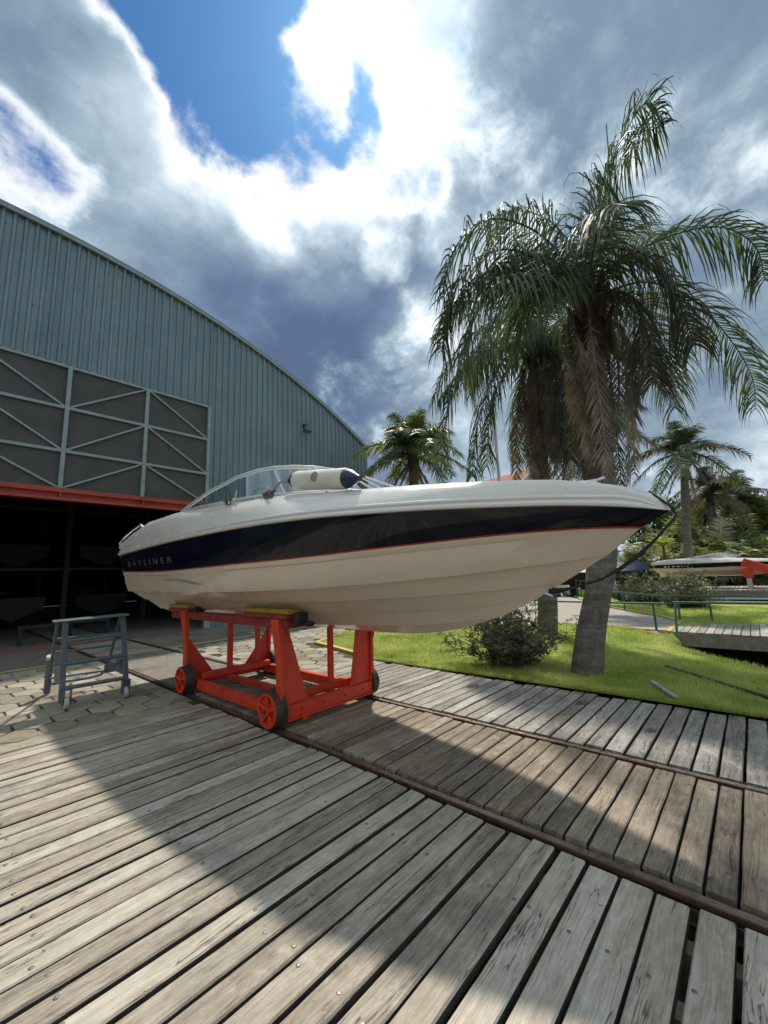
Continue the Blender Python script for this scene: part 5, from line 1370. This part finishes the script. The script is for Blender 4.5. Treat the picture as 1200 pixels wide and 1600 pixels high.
# retaining edge of the far canal and the dock
rw = MB(); rw.box((15.0, -6, -.6), (15.3, .35, -.02)); rw.bar((15.15, .3, -.3), (15.9, 1.15, -.28), .25, .5); tag(rw.build('retaining_wall', M_['concrete'], bevel=.01), 'low brown retaining wall behind the footbridge', 'wall')
cw = MB(); cw.box((34.1, -40, -1.2), (34.35, 4.6, .02)); cw.box((20.35, -40, -1.2), (20.6, 4.4, .06)); cw.box((20.6, 4.35, -1.2), (34.1, 4.6, .02)); struct(cw.build('canal_wall', M_['concrete']))
dock = thing('dock', 'pale plank dock under the second boat across the canal', 'dock', (29.5, .8, 0))
k = 0; y = 4.4
while y > -1.2:
    MB().box((27.0, y-.17, .10), (32.2, y, .15)).build('plank', M_['deck'], dock); y -= .19; k += 1
MB().box((26.90, -1.25, -.14), (26.99, 4.4, .09)).build('fascia', M_['deck_brown'], dock)
for yy in (-.9, 1.2, 3.4): MB().box((27.2, yy-.1, -2), (27.4, yy+.1, .09)).build('pile', M_['deck_brown'], dock)
bm2 = MB(); bm2.bar((23.2, 4.2, .0), (23.4, -6, .0), .25, .10); tag(bm2.build('floating_boom', M_['white_paint'], bevel=.01), 'long pale beam floating on the dark canal in front of the dock', 'beam')
# second boat: copied hull, resting on the dock with its lift
boat2 = thing('speedboat', 'second white and black speedboat, far off on the dock across the canal', 'boat', (29.6, 1.55, .80))
def copy_parts(src, dst):
    for ch in src.children:
        if ch.name.split('.')[0] in ('hull', 'side_band', 'pinstripe', 'rub_rail', 'deck', 'windscreen_frame', 'windscreen_glass', 'bow_rail', 'helm_seat'):
            c = ch.copy(); C.objects.link(c); c.parent = dst
copy_parts(boat, boat2)
mk = MB()
for k, wd_ in enumerate((.16, .10, .13, .16, .10)):
    mk.hexa([hull_pt(7.2-.26*k, z_, .008) for z_ in (1.80, 1.80)]+[hull_pt(7.2-.26*k-wd_, z_, .008) for z_ in (1.80, 1.80)], [hull_pt(7.2-.26*k, z_, .006) for z_ in (1.88, 1.88)]+[hull_pt(7.2-.26*k-wd_, z_, .006) for z_ in (1.88, 1.88)])
mo = mk.build('registration_mark', M_['white_paint'], boat); mo.parent = boat2; struct(mo, 'stuff')
boat2.scale = (.80, .80, .68); boat2.rotation_euler = (0, 0, radians(0))
for yy, q in ((.3, 'under the bow'), (2.9, 'under the stern')):
    tag(MB().box((28.9, yy-.12, .155), (30.3, yy+.12, .80)).build('boat_chock', M_['red_worn'], bevel=.02), 'dull red chock '+q+' of the second boat on the dock', 'chock', 'chocks under the second boat')
lift = thing('boat_lift', 'red steel lifting arm sloping down from the bow of the second boat', 'lift', (28.2, -0.85, 0))
MB().bar((28.2, .45, 1.55), (28.1, -2.9, -.05), .34, .40).build('arm', M_['red'], lift, bevel=.03)
MB().box((28.05, .10, .72), (28.40, .50, 1.22)).build('hanger', M_['red'], lift, bevel=.04)
MB().box((28.12, .20, .155), (28.30, .40, .72)).build('leg', M_['castor'], lift, bevel=.01)
MB().box((28.0, -.95, .95), (28.4, -.65, 1.35)).build('winch', M_['red'], lift, bevel=.03)
# dark boat gear stacked left of the second boat
gear = thing('covered_boat', 'dark covered boat stern on the hard beside the white post', 'boat', (24.6, 6.3, 0))
r = random.Random(12)
simple = MB()
rows = []
for i in range(8):
    t = i/7; hw = 1.0*(1-(max(0, t-.5)/.5)**2); rows.append([(24.6+s*hw*q, 8.6-4.6*t, .6+h) for s, q, h in ((-1, 1, .7), (-1, .85, .25), (1, 0, 0), (1, .85, .25), (1, 1, .7))])
simple.grid(rows); simple.f.append((0, 1, 2, 3, 4)); simple.build('hull', M_['dark'], gear, smooth=True)
MB().grid([[p[0], (24.6, p[0][1], p[0][2]+.45), p[4]] for p in rows]).build('cover', M_['navy'], gear, smooth=True)
for yy in (5.2, 7.8): MB().box((24.2, yy-.1, 0), (25, yy+.1, .75)).build('chock', M_['dark'], gear)
hose = MB()
for k in range(5): hose.tube([(20.3+.5*cos(a)*(.6+.1*k), 3.4+.5*sin(a)*(.6+.1*k), .06+.05*k) for a in [2*pi*i/20 for i in range(21)]], .03, 6)
M_['hose'] = plain('green_hose', (.02, .22, .11), .5); tag(hose.build('hose_coil', M_['hose'], smooth=True), 'coil of bright green hose lying on the far lawn by the shrubs', 'hose')

# ------------------------------------------------------------------ houses far behind
M_['plaster'] = plain('pale_plaster', (.62, .62, .60), .85, var=.08, scale=1)
def tile_mat():
    m, n, b = material('red_roof_tiles')
    p = n.pos(); c = n.ramp(n.noise(p, 3, 6, .65), [(.3, (.24, .072, .042)), (.7, (.40, .135, .08))])
    n.l.new(c, b.inputs['Base Color']); b.inputs['Roughness'].default_value = .8; return m
M_['rooftile'] = tile_mat()
def house(label, x0, y0, x1, y1, h, rise, rot=0, ov=.5):
    t = thing('house', label, 'house', ((x0+x1)/2, (y0+y1)/2, 0), None, rot)
    b = MB(); b.box((x0, y0, 0), (x1, y1, h)); ym = (y0+y1)/2
    for x in (x0, x1): b.face((x, y0, h), (x, y1, h), (x, ym, h+rise))
    b.build('wall', M_['plaster'], t)
    for s, ya in ((-1, y0-ov), (1, y1+ov)):
        sl_ = rise/((y1-y0)/2); ze = h-ov*sl_; rf_ = MB(); n_ = 26
        rows = []
        L_ = x1-x0+2*ov
        for i in range(n_*4+1):                         # rolls of the pan tiles
            x = x0-ov+L_*i/(n_*4); dz_ = .06*(.5+.5*cos(2*pi*i/4)); rows.append([(x, ya, ze+.05+dz_), (x, ym, h+rise+.05+dz_)])
        rf_.grid(rows); rf_.build('roof', M_['rooftile'], t)
        for x in ((x0-ov, x1+ov) if s > 0 else ()): MB().bar((x, ya, ze-.02), (x, ym, h+rise-.02), .08, .16).build('barge_board', M_['white_paint'], t)
    for k in range(3):
        yy = y0+(y1-y0)*(.2+.3*k)
        wv = MB().box((x0-.04, yy-.5, 1.0), (x0+.01, yy+.5, 2.3)).build('window', M_['white_paint'], t); MB().box((x0-.06, yy-.42, 1.08), (x0-.045, yy+.42, 2.22)).build('pane', M_['band'], wv)
    return t
house('white house whose red tiled gable with white barge boards shows above the boat deck', 26.6, 12.0, 34.2, 18.4, 6.6, 2.4, radians(72))
house('lower red-roofed house farther back, left of the gable', 36, 18, 44, 26, 8.6, 2.8, radians(80))
wh = thing('shed', 'small white shed with a dark doorway far behind the leaning palm trunk', 'shed', (33, 11.4, 0))
sb = MB(); sb.box((30.5, 7.2, 0), (33.5, 9.4, 2.6)); sb.build('wall', M_['white_paint'], wh); MB().box((30.4, 7.1, 2.605), (33.6, 9.5, 2.72)).build('roof', M_['trim'], wh); MB().box((30.46, 8.5, 0), (30.49, 9.25, 2.0)).build('door', M_['dark'], wh)
